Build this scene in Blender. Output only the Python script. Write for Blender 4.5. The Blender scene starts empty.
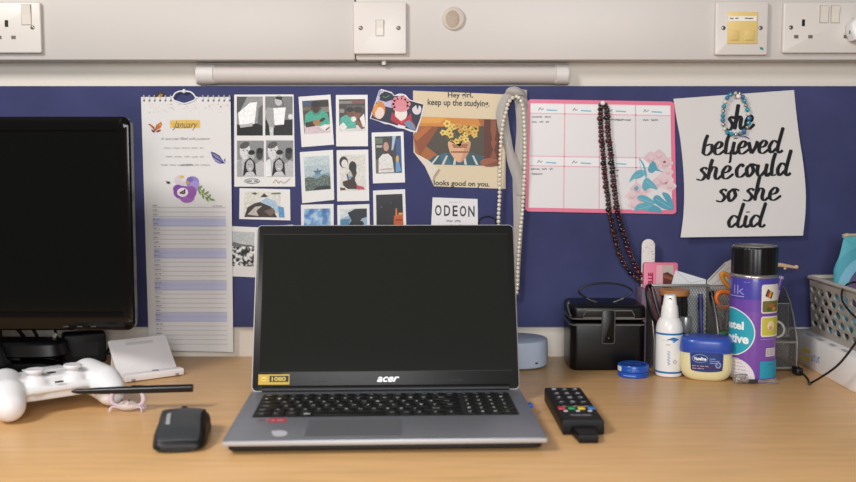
import bpy, bmesh, math, random
from mathutils import Vector, Matrix

# ------------------------------------------------------------------ camera, light, exposure
SC = bpy.context.scene
COL = SC.collection
DZ = 0.74                      # desk top height above the floor
F, TH, H = 982.0, math.radians(4.66), 0.33
cam_data = bpy.data.cameras.new('camera')
cam_data.sensor_width = 36.0
cam_data.lens = F / 856 * 36
cam_data.clip_start = 0.01
cam_data.dof.use_dof = True
cam_data.dof.focus_distance = 1.52
cam_data.dof.aperture_fstop = 3.8
cam = bpy.data.objects.new('camera', cam_data)
COL.objects.link(cam)
cam.location = (0, 0, H + DZ)
cam.rotation_euler = (math.pi / 2 - TH, 0, 0)
SC.camera = cam

world = bpy.data.worlds.new('room_light')
SC.world = world
world.use_nodes = True
bg = world.node_tree.nodes['Background']
bg.inputs['Color'].default_value = (1.0, 0.965, 0.93, 1)
bg.inputs['Strength'].default_value = 0.12

def area(name, loc, target, sx, sy, power, color):
    l = bpy.data.lights.new(name, 'AREA')
    l.shape = 'RECTANGLE'; l.size = sx; l.size_y = sy
    l.energy = power; l.color = color
    o = bpy.data.objects.new(name, l)
    COL.objects.link(o)
    o.location = loc
    d = Vector(target) - Vector(loc)
    o.rotation_euler = d.to_track_quat('-Z', 'Y').to_euler()
    return o
area('ceiling_panel_light', (-1.15, 0.0, DZ + 1.35), (-0.0, 1.3, DZ + 0.10), 0.45, 0.45, 27, (1.0, 0.97, 0.94))
area('window_daylight', (0.05, -0.70, DZ + 0.64), (0.10, 1.5, DZ + 0.10), 0.9, 0.7, 28, (0.97, 0.98, 1.0))

SC.view_settings.view_transform = 'Standard'
SC.view_settings.look = 'None'
SC.view_settings.exposure = 0.0
SC.view_settings.gamma = 1.0
SC.view_settings.use_curve_mapping = False

# ------------------------------------------------------------------ measuring the photograph
WY = 1.6456            # wall plane
BY = WY - 0.012        # face of the pin board
TY = WY - 0.045        # face of the trunking
_c, _s = math.cos(TH), math.sin(TH)
def ray(px, py):
    u = (px - 428) / F; v = (241 - py) / F
    return Vector((u, _c + v * _s, -_s + v * _c))
def gp(px, py, z=0.0):
    r = ray(px, py); t = (z - H) / r.z
    return Vector((r.x * t, r.y * t, z))
def wp(px, py, y):
    r = ray(px, py); t = y / r.y
    return Vector((r.x * t, y, H + r.z * t))
def zat(py, y): return wp(428, py, y).z
def on_plane(px, py, p0, n):
    r = ray(px, py); o = Vector((0, 0, H))
    t = (p0 - o).dot(n) / r.dot(n)
    return o + r * t

# ------------------------------------------------------------------ materials
def lin(h):
    h = h.lstrip('#')
    out = []
    for i in (0, 2, 4):
        c = int(h[i:i+2], 16) / 255
        out.append(c / 12.92 if c <= 0.04045 else ((c + 0.055) / 1.055) ** 2.4)
    return (*out, 1)
_mats = {}
def M(name, hx='808080', rough=0.5, metal=0.0, spec=0.5, var=0.0, scale=40, bump=0.0, bscale=200, stretch=None,
      trans=0.0, ior=1.45, coat=0.0, sss=0.0, alpha=1.0):
    """A procedural principled material: base colour with an optional noise variation and bump."""
    if name in _mats: return _mats[name]
    m = bpy.data.materials.new(name); m.use_nodes = True
    nt = m.node_tree; b = nt.nodes['Principled BSDF']
    c = lin(hx)
    b.inputs['Base Color'].default_value = c
    b.inputs['Roughness'].default_value = rough
    b.inputs['Metallic'].default_value = metal
    b.inputs['Specular IOR Level'].default_value = spec
    b.inputs['IOR'].default_value = ior
    b.inputs['Transmission Weight'].default_value = trans
    b.inputs['Coat Weight'].default_value = coat
    b.inputs['Subsurface Weight'].default_value = sss
    if sss: b.inputs['Subsurface Radius'].default_value = (0.01, 0.008, 0.005)
    b.inputs['Alpha'].default_value = alpha
    if var or bump:
        tc = nt.nodes.new('ShaderNodeTexCoord'); mp = nt.nodes.new('ShaderNodeMapping')
        nt.links.new(tc.outputs['Object'], mp.inputs['Vector'])
        if stretch: mp.inputs['Scale'].default_value = stretch
    if var:
        n = nt.nodes.new('ShaderNodeTexNoise'); n.inputs['Scale'].default_value = scale; n.inputs['Detail'].default_value = 5
        nt.links.new(mp.outputs['Vector'], n.inputs['Vector'])
        r = nt.nodes.new('ShaderNodeValToRGB')
        r.color_ramp.elements[0].position = 0.3; r.color_ramp.elements[1].position = 0.7
        r.color_ramp.elements[0].color = tuple(max(0, x * (1 - var)) for x in c[:3]) + (1,)
        r.color_ramp.elements[1].color = tuple(min(1, x * (1 + var)) for x in c[:3]) + (1,)
        nt.links.new(n.outputs['Fac'], r.inputs['Fac']); nt.links.new(r.outputs['Color'], b.inputs['Base Color'])
    if bump:
        n2 = nt.nodes.new('ShaderNodeTexNoise'); n2.inputs['Scale'].default_value = bscale; n2.inputs['Detail'].default_value = 4
        nt.links.new(mp.outputs['Vector'], n2.inputs['Vector'])
        bn = nt.nodes.new('ShaderNodeBump'); bn.inputs['Strength'].default_value = bump; bn.inputs['Distance'].default_value = 0.001
        nt.links.new(n2.outputs['Fac'], bn.inputs['Height']); nt.links.new(bn.outputs['Normal'], b.inputs['Normal'])
    _mats[name] = m
    return m
def ink(hx, rough=0.45):
    return M('ink_%s_%d' % (hx, rough * 100), hx, rough, spec=0.35)
def ramp_noise(name, stops, scale=8, rough=0.4, detail=4, stretch=None):
    """Printed picture texture: noise through a colour ramp (clouds, crowds, foliage)."""
    if name in _mats: return _mats[name]
    m = bpy.data.materials.new(name); m.use_nodes = True
    nt = m.node_tree; b = nt.nodes['Principled BSDF']; b.inputs['Roughness'].default_value = rough
    tc = nt.nodes.new('ShaderNodeTexCoord'); mp = nt.nodes.new('ShaderNodeMapping')
    if stretch: mp.inputs['Scale'].default_value = stretch
    n = nt.nodes.new('ShaderNodeTexNoise'); n.inputs['Scale'].default_value = scale; n.inputs['Detail'].default_value = detail
    r = nt.nodes.new('ShaderNodeValToRGB')
    while len(r.color_ramp.elements) < len(stops): r.color_ramp.elements.new(0.5)
    for e, (p, h) in zip(r.color_ramp.elements, stops): e.position = p; e.color = lin(h)
    nt.links.new(tc.outputs['Object'], mp.inputs['Vector']); nt.links.new(mp.outputs['Vector'], n.inputs['Vector'])
    nt.links.new(n.outputs['Fac'], r.inputs['Fac']); nt.links.new(r.outputs['Color'], b.inputs['Base Color'])
    _mats[name] = m
    return m

# ------------------------------------------------------------------ things and parts
class T:
    """A top-level thing: an Empty at its base; L() turns a point on the desk's frame into its own."""
    def __init__(s, name, label, cat, loc, rot=0.0, group=None):
        s.loc = Vector(loc); s.rot = rot
        s.o = bpy.data.objects.new(name, None); COL.objects.link(s.o)
        s.o.empty_display_size = 0.02
        s.o.location = s.loc + Vector((0, 0, DZ)); s.o.rotation_euler = (0, 0, rot)
        s.o['label'] = label; s.o['category'] = cat
        if group: s.o['group'] = group
        s.inv = Matrix.Rotation(-rot, 3, 'Z')
    def L(s, p): return s.inv @ (Vector(p) - s.loc)
def tag(o, label=None, cat=None, group=None, kind=None):
    for k, v in (('label', label), ('category', cat), ('group', group), ('kind', kind)):
        if v: o[k] = v
    return o

class B:
    """Collects shapes into one mesh."""
    def __init__(s): s.bm = bmesh.new(); s.mats = []
    def mi(s, m):
        if m not in s.mats: s.mats.append(m)
        return s.mats.index(m)
    def add(s, vs, fs, m, xf=None):
        i = s.mi(m)
        bv = [s.bm.verts.new((xf @ Vector(v)) if xf else v) for v in vs]
        out = []
        for f in fs:
            try:
                q = s.bm.faces.new([bv[k] for k in f]); q.material_index = i; out.append(q)
            except ValueError: pass
        return out
    def merge(s, bm2, m, xf=None):
        bm2.verts.index_update()
        s.add([v.co.copy() for v in bm2.verts], [[v.index for v in f.verts] for f in bm2.faces], m, xf)
        bm2.free()
    def box(s, c, d, m, bev=0.0, seg=2, xf=None):
        b = bmesh.new(); bmesh.ops.create_cube(b, size=1)
        bmesh.ops.scale(b, vec=d, verts=b.verts)
        if bev: bmesh.ops.bevel(b, geom=b.edges[:], offset=bev, segments=seg, affect='EDGES', profile=0.5)
        bmesh.ops.translate(b, vec=c, verts=b.verts)
        s.merge(b, m, xf); return s
    def prism(s, pts, n0, n1, m, bev=0.0, seg=2, xf=None):
        """Outline pts (x, y) pulled from z=n0 to z=n1, optionally with rounded rims."""
        b = bmesh.new()
        vs = [b.verts.new((x, y, n0)) for x, y in pts]
        f = b.faces.new(vs)
        r = bmesh.ops.extrude_face_region(b, geom=[f])
        bmesh.ops.translate(b, vec=(0, 0, n1 - n0), verts=[v for v in r['geom'] if isinstance(v, bmesh.types.BMVert)])
        bmesh.ops.recalc_face_normals(b, faces=b.faces)
        if bev:
            e = [e for e in b.edges if abs(e.verts[0].co.z - e.verts[1].co.z) < 1e-7]
            bmesh.ops.bevel(b, geom=e, offset=bev, segments=seg, affect='EDGES', profile=0.5)
        s.merge(b, m, xf); return s
    def loft(s, rings, m, cap=True, xf=None, close=False):
        vs = [p for r in rings for p in r]; n = len(rings[0]); fs = []
        for i in range(len(rings) - 1):
            for k in range(n):
                fs.append((i*n+k, i*n+(k+1) % n, (i+1)*n+(k+1) % n, (i+1)*n+k))
        if close:
            i = len(rings) - 1
            for k in range(n): fs.append((i*n+k, i*n+(k+1) % n, (k+1) % n, k))
        elif cap:
            fs.append(tuple(range(n))[::-1]); fs.append(tuple((len(rings)-1)*n+k for k in range(n)))
        s.add(vs, fs, m, xf); return s
    def lathe(s, prof, m, seg=48, c=(0, 0, 0), xf=None, cap=True):
        c = Vector(c)
        rings = [[c + Vector((r*math.cos(2*math.pi*k/seg), r*math.sin(2*math.pi*k/seg), z)) for k in range(seg)] for r, z in prof]
        return s.loft(rings, m, cap, xf)
    def sup(s, secs, m, seg=48, c=(0, 0, 0), xf=None):
        """Loft of superellipse sections (z, rx, ry, power[, dx, dy])."""
        rings = []
        for q in secs:
            z, rx, ry, n = q[:4]; dx, dy = (q[4], q[5]) if len(q) > 4 else (0, 0)
            ring = []
            for k in range(seg):
                a = 2*math.pi*k/seg; ca, sa = math.cos(a), math.sin(a)
                ring.append(Vector((c[0]+dx+rx*math.copysign(abs(ca)**(2/n), ca), c[1]+dy+ry*math.copysign(abs(sa)**(2/n), sa), c[2]+z)))
            rings.append(ring)
        return s.loft(rings, m, True, xf)
    def tube(s, pts, r, m, seg=8, closed=False, smooth=6, xf=None, flat=1.0):
        pts = [Vector(p) for p in pts]
        if smooth > 1: pts = spline(pts, smooth, closed)
        n = len(pts); rings = []; up = None
        for i, p in enumerate(pts):
            a = pts[(i-1) % n] if closed or i else p
            b = pts[(i+1) % n] if closed or i < n-1 else p
            t = (b - a).normalized()
            if up is None:
                up = t.orthogonal().normalized()
            up = (up - t * up.dot(t))
            up = up.normalized() if up.length > 1e-9 else t.orthogonal().normalized()
            w = t.cross(up)
            rr = r(i/(n-1)) if callable(r) else r
            rings.append([p + (up*math.cos(2*math.pi*k/seg) + w*math.sin(2*math.pi*k/seg)*flat)*rr for k in range(seg)])
        return s.loft(rings, m, True, xf, closed)
    def ball(s, c, r, m, seg=16, xf=None, sc=(1, 1, 1)):
        b = bmesh.new(); bmesh.ops.create_uvsphere(b, u_segments=seg, v_segments=max(6, seg//2), radius=r)
        bmesh.ops.scale(b, vec=sc, verts=b.verts); bmesh.ops.translate(b, vec=c, verts=b.verts)
        s.merge(b, m, xf); return s
    def done(s, name, par=None, ang=38, recalc=True, doub=0.0):
        if doub: bmesh.ops.remove_doubles(s.bm, verts=s.bm.verts, dist=doub)
        if recalc: bmesh.ops.recalc_face_normals(s.bm, faces=s.bm.faces)
        for f in s.bm.faces: f.smooth = True
        for e in s.bm.edges:
            if len(e.link_faces) != 2 or e.calc_face_angle(0) > math.radians(ang): e.smooth = False
        me = bpy.data.meshes.new(name); s.bm.to_mesh(me); s.bm.free()
        for m in s.mats: me.materials.append(m)
        o = bpy.data.objects.new(name, me); COL.objects.link(o)
        if par is not None: o.parent = par.o if isinstance(par, T) else par
        return o

def spline(P, k=6, closed=False):
    out = []; n = len(P)
    for i in range(n if closed else n-1):
        g = (lambda j: P[j % n]) if closed else (lambda j: P[min(max(j, 0), n-1)])
        p0, p1, p2, p3 = g(i-1), g(i), g(i+1), g(i+2)
        for j in range(k):
            t = j/k
            out.append(0.5*((2*p1)+(p2-p0)*t+(2*p0-5*p1+4*p2-p3)*t*t+(3*p1-p0-3*p2+p3)*t**3))
    if not closed: out.append(P[-1])
    return out
def s2(P, k=6, closed=False):
    return [(v.x, v.y) for v in spline([Vector((a, b, 0)) for a, b in P], k, closed)]
def rrect(x0, y0, x1, y1, r, n=5):
    o = []
    for cx, cy, a in ((x1-r, y0+r, -90), (x1-r, y1-r, 0), (x0+r, y1-r, 90), (x0+r, y0+r, 180)):
        for k in range(n+1):
            t = math.radians(a + 90*k/n); o.append((cx+r*math.cos(t), cy+r*math.sin(t)))
    return o
def R(x0, y0, x1, y1): return [(x0, y0), (x1, y0), (x1, y1), (x0, y1)]
def E(cx, cy, rx, ry, rot=0, n=20):
    c, s_ = math.cos(math.radians(rot)), math.sin(math.radians(rot))
    return [(cx + rx*math.cos(t)*c - ry*math.sin(t)*s_, cy + rx*math.cos(t)*s_ + ry*math.sin(t)*c) for t in (2*math.pi*k/n for k in range(n))]

_tc = {}
def text_geo(body, bold=0.0, shear=0.0):
    """Lettering as flat triangles, fitted into the unit square (y up)."""
    key = (body, bold, shear)
    if key in _tc: return _tc[key]
    cu = bpy.data.curves.new('lettering', 'FONT'); cu.body = body; cu.size = 1; cu.offset = bold; cu.shear = shear
    cu.resolution_u = 3; cu.fill_mode = 'FRONT'
    o = bpy.data.objects.new('lettering', cu); COL.objects.link(o)
    bpy.context.view_layer.update()
    me = bpy.data.meshes.new_from_object(o.evaluated_get(bpy.context.evaluated_depsgraph_get()))
    vs = [(v.co.x, v.co.y) for v in me.vertices]; fs = [tuple(p.vertices) for p in me.polygons]
    bpy.data.objects.remove(o); bpy.data.curves.remove(cu); bpy.data.meshes.remove(me)
    x0 = min(v[0] for v in vs); x1 = max(v[0] for v in vs); y0 = min(v[1] for v in vs); y1 = max(v[1] for v in vs)
    vs = [((x-x0)/max(x1-x0, 1e-6), (y-y0)/max(y1-y0, 1e-6)) for x, y in vs]
    _tc[key] = (vs, fs)
    return _tc[key]

def facing(x, y): return -math.atan2(x, y)     # turn that shows a thing's front to the room
def clip_half(poly, axis, val, keep_greater):
    out = []; n = len(poly)
    for i in range(n):
        a, b = poly[i], poly[(i+1) % n]
        ia = (a[axis] >= val) == keep_greater or a[axis] == val
        ib = (b[axis] >= val) == keep_greater or b[axis] == val
        if ia: out.append(a)
        if ia != ib:
            t = (val - a[axis]) / (b[axis] - a[axis])
            out.append((a[0]+(b[0]-a[0])*t, a[1]+(b[1]-a[1])*t))
    return out

class Flat:
    """Printed marks: flat coloured shapes stacked in hair-thin layers on a surface.
    mp(x, y, lift) gives the surface point in the frame of the parent."""
    def __init__(s, mp, step=0.00004, start=0.00006, strip=None):
        s.mp = mp; s.l = start; s.step = step; s.v = []; s.f = []; s.mi = []; s.mats = []; s.strip = strip
        s.uv = None; s.grain = False
    def _m(s, m):
        if isinstance(m, str): m = M('print_' + m, m, 0.4, spec=0.4, var=0.2, scale=420) if s.grain else ink(m)
        if m not in s.mats: s.mats.append(m)
        return s.mats.index(m)
    def tri(s, vs, fs, m):
        k = s._m(m)
        if s.strip:
            nv, nf = [], []
            for f in fs:
                p = [vs[i] for i in f]
                a = min(q[0] for q in p); b = max(q[0] for q in p)
                i0 = math.floor(a/s.strip); i1 = math.ceil(b/s.strip)
                for i in range(i0, max(i1, i0+1)):
                    c = clip_half(clip_half(p, 0, i*s.strip, True), 0, (i+1)*s.strip, False)
                    if len(c) >= 3:
                        nf.append(tuple(range(len(nv), len(nv)+len(c)))); nv += c
            vs, fs = nv, nf
        o = len(s.v)
        s.v += [s.mp(x, y, s.l) for x, y in vs]
        for f in fs: s.f.append(tuple(o+i for i in f)); s.mi.append(k)
        s.l += s.step
        return s
    def add(s, pts, m):
        if s.uv: pts = [s.uv(*p) for p in pts]
        return s.tri(pts, [tuple(range(len(pts)))], m)
    def line(s, pts, w, m, smooth=1, calli=False):
        """A stroke of width w (a number, or the pen's thick width when calli)."""
        if smooth > 1: pts = s2(pts, smooth)
        vs, fs = [], []; n = len(pts)
        for i, p in enumerate(pts):
            a = pts[max(0, i-1)]; b = pts[min(n-1, i+1)]
            dx, dy = b[0]-a[0], b[1]-a[1]; d = math.hypot(dx, dy) or 1
            nx, ny = -dy/d, dx/d
            h = w/2
            if calli:
                h *= (0.34 + 0.66*abs(dy/d)**1.5) * (0.55 if i in (0, n-1) else 1)
            vs += [(p[0]+nx*h, p[1]+ny*h), (p[0]-nx*h, p[1]-ny*h)]
            if i: fs.append((2*i-2, 2*i-1, 2*i+1, 2*i))
        if s.uv: vs = [s.uv(*p) for p in vs]
        return s.tri(vs, fs, m)
    def text(s, body, x0, y0, x1, y1, m, bold=0.0, shear=0.0, rot=0, flip=True):
        vs, fs = text_geo(body, bold, shear)
        cx, cy = (x0+x1)/2, (y0+y1)/2; c, q = math.cos(math.radians(rot)), math.sin(math.radians(rot))
        out = []
        for x, y in vs:
            X = x0+(x1-x0)*x-cx; Y = ((y1-(y1-y0)*y) if flip else (y0+(y1-y0)*y))-cy
            p = (cx+X*c-Y*q, cy+X*q+Y*c)
            out.append(s.uv(*p) if s.uv else p)
        return s.tri(out, fs, m)
    def scrawl(s, x0, y, x1, h, w, m, seed=0):
        """An unreadable handwritten line, with word gaps."""
        rnd = random.Random(seed); x = x0
        while x < x1 - h:
            e = min(x1, x + h*rnd.uniform(2.0, 5.5)); p = []; up = False
            xx = x
            while xx < e:
                p.append((xx, y + (h/2 if up else -h/2)*rnd.uniform(0.4, 1))); up = not up; xx += h*rnd.uniform(0.3, 0.55)
            if len(p) > 1: s.line(p, w, m, 2)
            s.l -= s.step
            x = e + h*0.9
        s.l += s.step
        return s
    def done(s, name, par):
        me = bpy.data.meshes.new(name); me.from_pydata([tuple(v) for v in s.v], [], s.f)
        for m in s.mats: me.materials.append(m)
        for p, k in zip(me.polygons, s.mi): p.material_index = k
        me.update()
        o = bpy.data.objects.new(name, me); COL.objects.link(o)
        o.parent = par.o if isinstance(par, T) else par
        return o

def sheet(t, name, pts, mp, thick, m, parent=None):
    """A sheet of card with the outline pts, its thickness towards the room."""
    b = B(); n = len(pts)
    fr = [mp(x, y, thick) for x, y in pts]; bk = [mp(x, y, 0) for x, y in pts]
    b.add(fr + bk, [tuple(range(n)), tuple(range(n, 2*n))[::-1]] + [(i, (i+1) % n, n+(i+1) % n, n+i) for i in range(n)], m)
    return b.done(name, parent or t)
def wallmap(t, Y=BY, off=0.0):
    """Pixels of the photograph to points on the upright plane y = Y, in the frame of thing t."""
    return lambda x, y, l: t.L(wp(x, y, Y - off - l))
def copy_part(src, par, loc=None, scale=None, mat=None):
    o = src.copy(); COL.objects.link(o); o.parent = par.o if isinstance(par, T) else par
    if loc is not None: o.location = loc
    if scale is not None: o.scale = scale
    return o
RX = Matrix.Rotation
def TR(v): return Matrix.Translation(v)

# ------------------------------------------------------------------ common materials
WALLP = M('wall_paint', 'e0d8cc', 0.6, var=0.03, scale=3, bump=0.05, bscale=90)
TRUNK = M('trunking_plastic', 'cbc4be', 0.4, var=0.02, scale=4)
FELT = M('navy_felt', '41446a', 0.95, spec=0.15, var=0.16, scale=9, bump=0.35, bscale=900)
PLATE = M('socket_plastic', 'dcd4cd', 0.35)
PAPER = M('white_paper', 'e6e3e0', 0.7, var=0.02, scale=30)
CARD = M('photo_card', 'dedbd8', 0.35)
BLACKP = M('black_plastic', '0b0b0c', 0.38)
GLOSSB = M('gloss_black', '080808', 0.12)
DARK = M('dark_recess', '121212', 0.6)
SCREWM = M('screw_steel', '9a948c', 0.35, 0.8)
WHITEP = M('white_plastic', 'e9e8e8', 0.35)

# ------------------------------------------------------------------ the room
def structure(name, c, d, m, bev=0.0):
    b = B(); b.box((0, 0, 0), d, m, bev)
    o = b.done(name); o.location = Vector(c) + Vector((0, 0, DZ)); o['kind'] = 'structure'
    return o
structure('floor', (0, 0.2, -DZ - 0.02), (3.4, 3.2, 0.04), M('carpet', '5d5f66', 0.95, var=0.15, scale=60))
structure('wall_back', (0, WY + 0.05, 0.25), (3.4, 0.1, 1.98), WALLP)
# dado trunking along the wall, two lengths that meet under the switch plate
zt = zat(60, TY)
xj = wp(355.5, 57, TY).x
structure('trim_1', ((xj - 1.7) / 2 - 0.0004, (TY + WY) / 2, zt + 0.09), (xj + 1.7 - 0.0008, WY - TY, 0.18), TRUNK, 0.0025)
structure('trim_2', ((xj + 1.7) / 2 + 0.0004, (TY + WY) / 2, zt + 0.09), (1.7 - xj - 0.0008, WY - TY, 0.18), TRUNK, 0.0025)

# the desk
def build_desk():
    t = T('desk', 'beech veneer desk against the wall with everything set out on it', 'desk', (0, 1.2, -DZ))
    wood = M('beech_veneer', 'e3b47b', 0.34, var=0.10, scale=7, stretch=(1.2, 14, 6), bump=0.04, bscale=40, spec=0.45)
    b = B(); b.box((0, 0.0, DZ - 0.0125), (2.3, 2*(WY-1.2) - 0.001, 0.025), wood, 0.003); b.done('desktop', t)
    for sx in (-1, 1):
        b = B(); b.box((sx*1.1, 0.02, (DZ-0.025)/2), (0.025, 0.8, DZ-0.026), wood, 0.002); b.done('side_panel', t)
    b = B(); b.box((0, 0.35, DZ-0.25), (2.17, 0.02, 0.4), wood, 0.002); b.done('modesty_panel', t)
build_desk()

def build_board():
    zb, ztp = zat(327, BY), zat(86, BY)
    t = T('pin_board', 'long navy felt pin board above the desk holding photos and papers', 'pin board', (0, WY, zb))
    b = B(); b.box((0, -0.006, (ztp-zb)/2), (3.3, 0.012, ztp-zb), FELT, 0.0012); b.done('felt_panel', t)
build_board()

# ------------------------------------------------------------------ fittings on the trunking
FACE = TY
def trunk_thing(name, label, cat, px, py, group=None):
    p = wp(px, py, FACE)
    return T(name, label, cat, p, 0, group)
def plate(t, x0, y0, x1, y1, depth=0.009):
    a = t.L(wp(x0, y1, FACE-depth)); c = t.L(wp(x1, y0, FACE-depth))
    b = B()
    b.prism(rrect(a.x, a.z, c.x, c.z, 0.003, 4), 0.0, depth, PLATE, 0.0022, 3, xf=RX(math.pi/2, 4, 'X'))
    return b.done('faceplate', t)
def slab(name, t, x0, y0, x1, y1, lift, thick, m, r=0.0008, bev=0.0004, par=None):
    a = t.L(wp(x0, y1, FACE-lift)); c = t.L(wp(x1, y0, FACE-lift)); b = B()
    b.prism(rrect(a.x, a.z, c.x, c.z, min(r, abs(c.x-a.x)*.45, abs(c.z-a.z)*.45), 3), lift, lift+thick, m, bev, 2, xf=RX(math.pi/2, 4, 'X'))
    return b.done(name, par or t)
def screw(t, px, py, lift=0.009):
    p = t.L(wp(px, py, FACE-lift)); xf = TR(p) @ RX(math.pi/2, 4, 'X')
    b = B(); b.lathe([(0.0036, -0.001), (0.0036, 0.0), (0.0026, 0.0004), (0.0026, -0.0002)], M('screw_recess', '7c756c', 0.5), 20, xf=xf)
    b.lathe([(0.0025, -0.001), (0.0025, 0.0003), (0.0021, 0.0006)], SCREWM, 20, xf=xf)
    b.box((0, 0, 0.0006), (0.0042, 0.0008, 0.0003), DARK, xf=xf @ RX(0.7, 4, 'Z'))
    b.done('screw', t)
def rocker(t, x0, y0, x1, y1, lift=0.009):
    a = t.L(wp(x0, y1, FACE-lift)); c = t.L(wp(x1, y0, FACE-lift)); w = c.x-a.x; h = c.z-a.z
    b = B()
    for z0, z1, th0, th1 in ((0, 0.5, 0.0008, 0.0016), (0.5, 1, 0.0016, 0.0034)):
        pr = [(-lift-th0, a.z+h*z0), (-lift-th1, a.z+h*z1)]
        vs = [(a.x, pr[0][0], pr[0][1]), (c.x, pr[0][0], pr[0][1]), (c.x, pr[1][0], pr[1][1]), (a.x, pr[1][0], pr[1][1]),
              (a.x, -lift, pr[0][1]), (c.x, -lift, pr[0][1]), (c.x, -lift, pr[1][1]), (a.x, -lift, pr[1][1])]
        b.add(vs, [(0, 1, 2, 3), (4, 7, 6, 5), (0, 4, 5, 1), (1, 5, 6, 2), (2, 6, 7, 3), (3, 7, 4, 0)], M('rocker_plastic', 'ddd5ca', 0.35))
    r = b.done('rocker_switch', t)
    m = 0.0011
    b = B(); b.prism([(a.x-m, a.z-m), (c.x+m, a.z-m), (c.x+m, c.z+m), (a.x-m, c.z+m)], lift+0.00005, lift+0.0004, M('rocker_gap', 'a39a8e', 0.6), xf=RX(math.pi/2, 4, 'X'))
    b.done('rocker_surround', t)
    return r
def gang(t, ex, ey):
    slab('earth_slot', t, ex-1.6, ey-3.4, ex+1.6, ey+3.4, 0.0091, 0.0003, DARK, 0.0003, 0)
    for d in (-7.2, 7.0):
        slab('pin_slot', t, ex+d-2.2, ey+12.2, ex+d+2.2, ey+15.6, 0.0091, 0.0003, M('slot_shutter', '6e665e', 0.6), 0.0003, 0)

t = trunk_thing('wall_socket', 'white double wall socket above the monitor, its sockets empty', 'socket', -4, 53, 'double sockets on the trunking')
plate(t, -51.5, 2, 40, 53)
gang(t, 6.5, 23.5); gang(t, -15-6.5, 23.5)
rocker(t, 22.2, 5, 30.6, 24.5); rocker(t, -40, 5, -31.6, 24.5)
screw(t, 32.5, 27.5); screw(t, -42, 27.5)

t = trunk_thing('wall_socket', 'white double wall socket with a white plug pushed into it', 'socket', 828, 53, 'double sockets on the trunking')
plate(t, 782.5, 2, 874, 53)
gang(t, 803.4, 22.8); gang(t, 853, 22.8)
rocker(t, 820, 6, 828.3, 22.5); rocker(t, 831, 6, 839.3, 22.5)
screw(t, 791, 27.5); screw(t, 866, 27.5)
p = t.L(wp(853, 24, FACE-0.009))
slab('neon_indicator', t, 852, 18, 857, 22, 0.0091, 0.0004, M('neon_lens', '8e7a3a', 0.3), 0.0004, 0)

t = T('plug', 'white mains plug in the socket above the hanging quotation paper', 'plug', wp(860, 42, FACE-0.0092))
a = t.L(wp(844, 42, FACE-0.0092)); c = t.L(wp(874, 18, FACE-0.0092))
b = B()
b.prism([(a.x, a.z+0.012), (a.x+0.006, a.z), (c.x, a.z), (c.x, c.z), (a.x+0.012, c.z), (a.x, a.z+0.026)], 0.0003, 0.030, WHITEP, 0.006, 4, xf=RX(math.pi/2, 4, 'X'))
b.done('plug_body', t)
q = t.L(wp(847.5, 33, FACE-0.03))
b = B(); b.box((q.x-0.0005, -0.0305, q.z), (0.0016, 0.0012, 0.006), DARK, 0.0003); b.done('fuse_slot', t)

t = trunk_thing('light_switch', 'square white blank-faced plate with one small rocker in its middle', 'switch', 380, 54)
plate(t, 353.5, 1.5, 406.5, 54)
rocker(t, 376.3, 20.5, 383.5, 35.5)
screw(t, 360.7, 28); screw(t, 398.5, 28)

t = trunk_thing('data_outlet', 'square white plate with a yellow insert of two network jacks', 'outlet', 741.5, 55)
plate(t, 715, 1.5, 769, 55)
slab('insert', t, 726.8, 12, 757.5, 43.8, 0.0091, 0.0016, M('cream_yellow_plastic', 'e2c57c', 0.4), 0.0006, 0.0004)
lab = slab('label_strip', t, 728, 16.2, 756.5, 21, 0.0108, 0.0003, M('label_white', 'efeadf', 0.5), 0.0003, 0)
f = Flat(wallmap(t, FACE, 0.01115))
f.scrawl(730, 18.4, 739.8, 1.6, 0.7, '4a463f', 1); f.scrawl(745, 18.4, 754.8, 1.6, 0.7, '4a463f', 2)
f.done('label_print', lab)
for x in (729.5, 744.8):
    j = slab('jack_shutter', t, x, 30.5, x+9.4, 40.5, 0.0108, 0.0010, M('shutter_yellow', 'dcbf78', 0.4), 0.0004, 0.0003)
    slab('shutter_tab', t, x+2, 38.4, x+7.4, 39.8, 0.0119, 0.0008, M('shutter_yellow', 'dcbf78', 0.4), 0.0003, 0.0002, par=j)
screw(t, 723.5, 28); screw(t, 760.6, 28)
f = Flat(wallmap(t, FACE, 0.0093)); f.add([(759.5, 47), (763, 47.4), (763.6, 50), (760.5, 49.6)], '1f8f84'); f.done('teal_mark', t)

t = trunk_thing('wall_hook_base', 'small round beige adhesive pad stuck on the trunking', 'adhesive pad', 453.3, 29)
q = t.L(wp(453.4, 18.7, FACE)); xf = TR(q) @ RX(math.pi/2, 4, 'X'); r = 11.3*1.6/F
b = B(); b.lathe([(r, 0.0003), (r, 0.0035), (r*0.94, 0.0045), (r*0.8, 0.0048), (0.0001, 0.0048)], M('beige_foam', 'c9bcaf', 0.6), 48, xf=xf); b.done('pad', t)
b = B(); b.lathe([(1, 0.0), (1, 0.0006), (0.9, 0.0009), (0.001, 0.0009)], M('brown_adhesive', 'ab9684', 0.45, var=0.08, scale=200), 40,
                 xf=TR(q+Vector((-0.0015, -0.0049, -0.001))) @ RX(math.pi/2, 4, 'X') @ Matrix.Diagonal((0.0108, 0.0135, 1, 1))); b.done('adhesive_residue', t)

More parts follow.
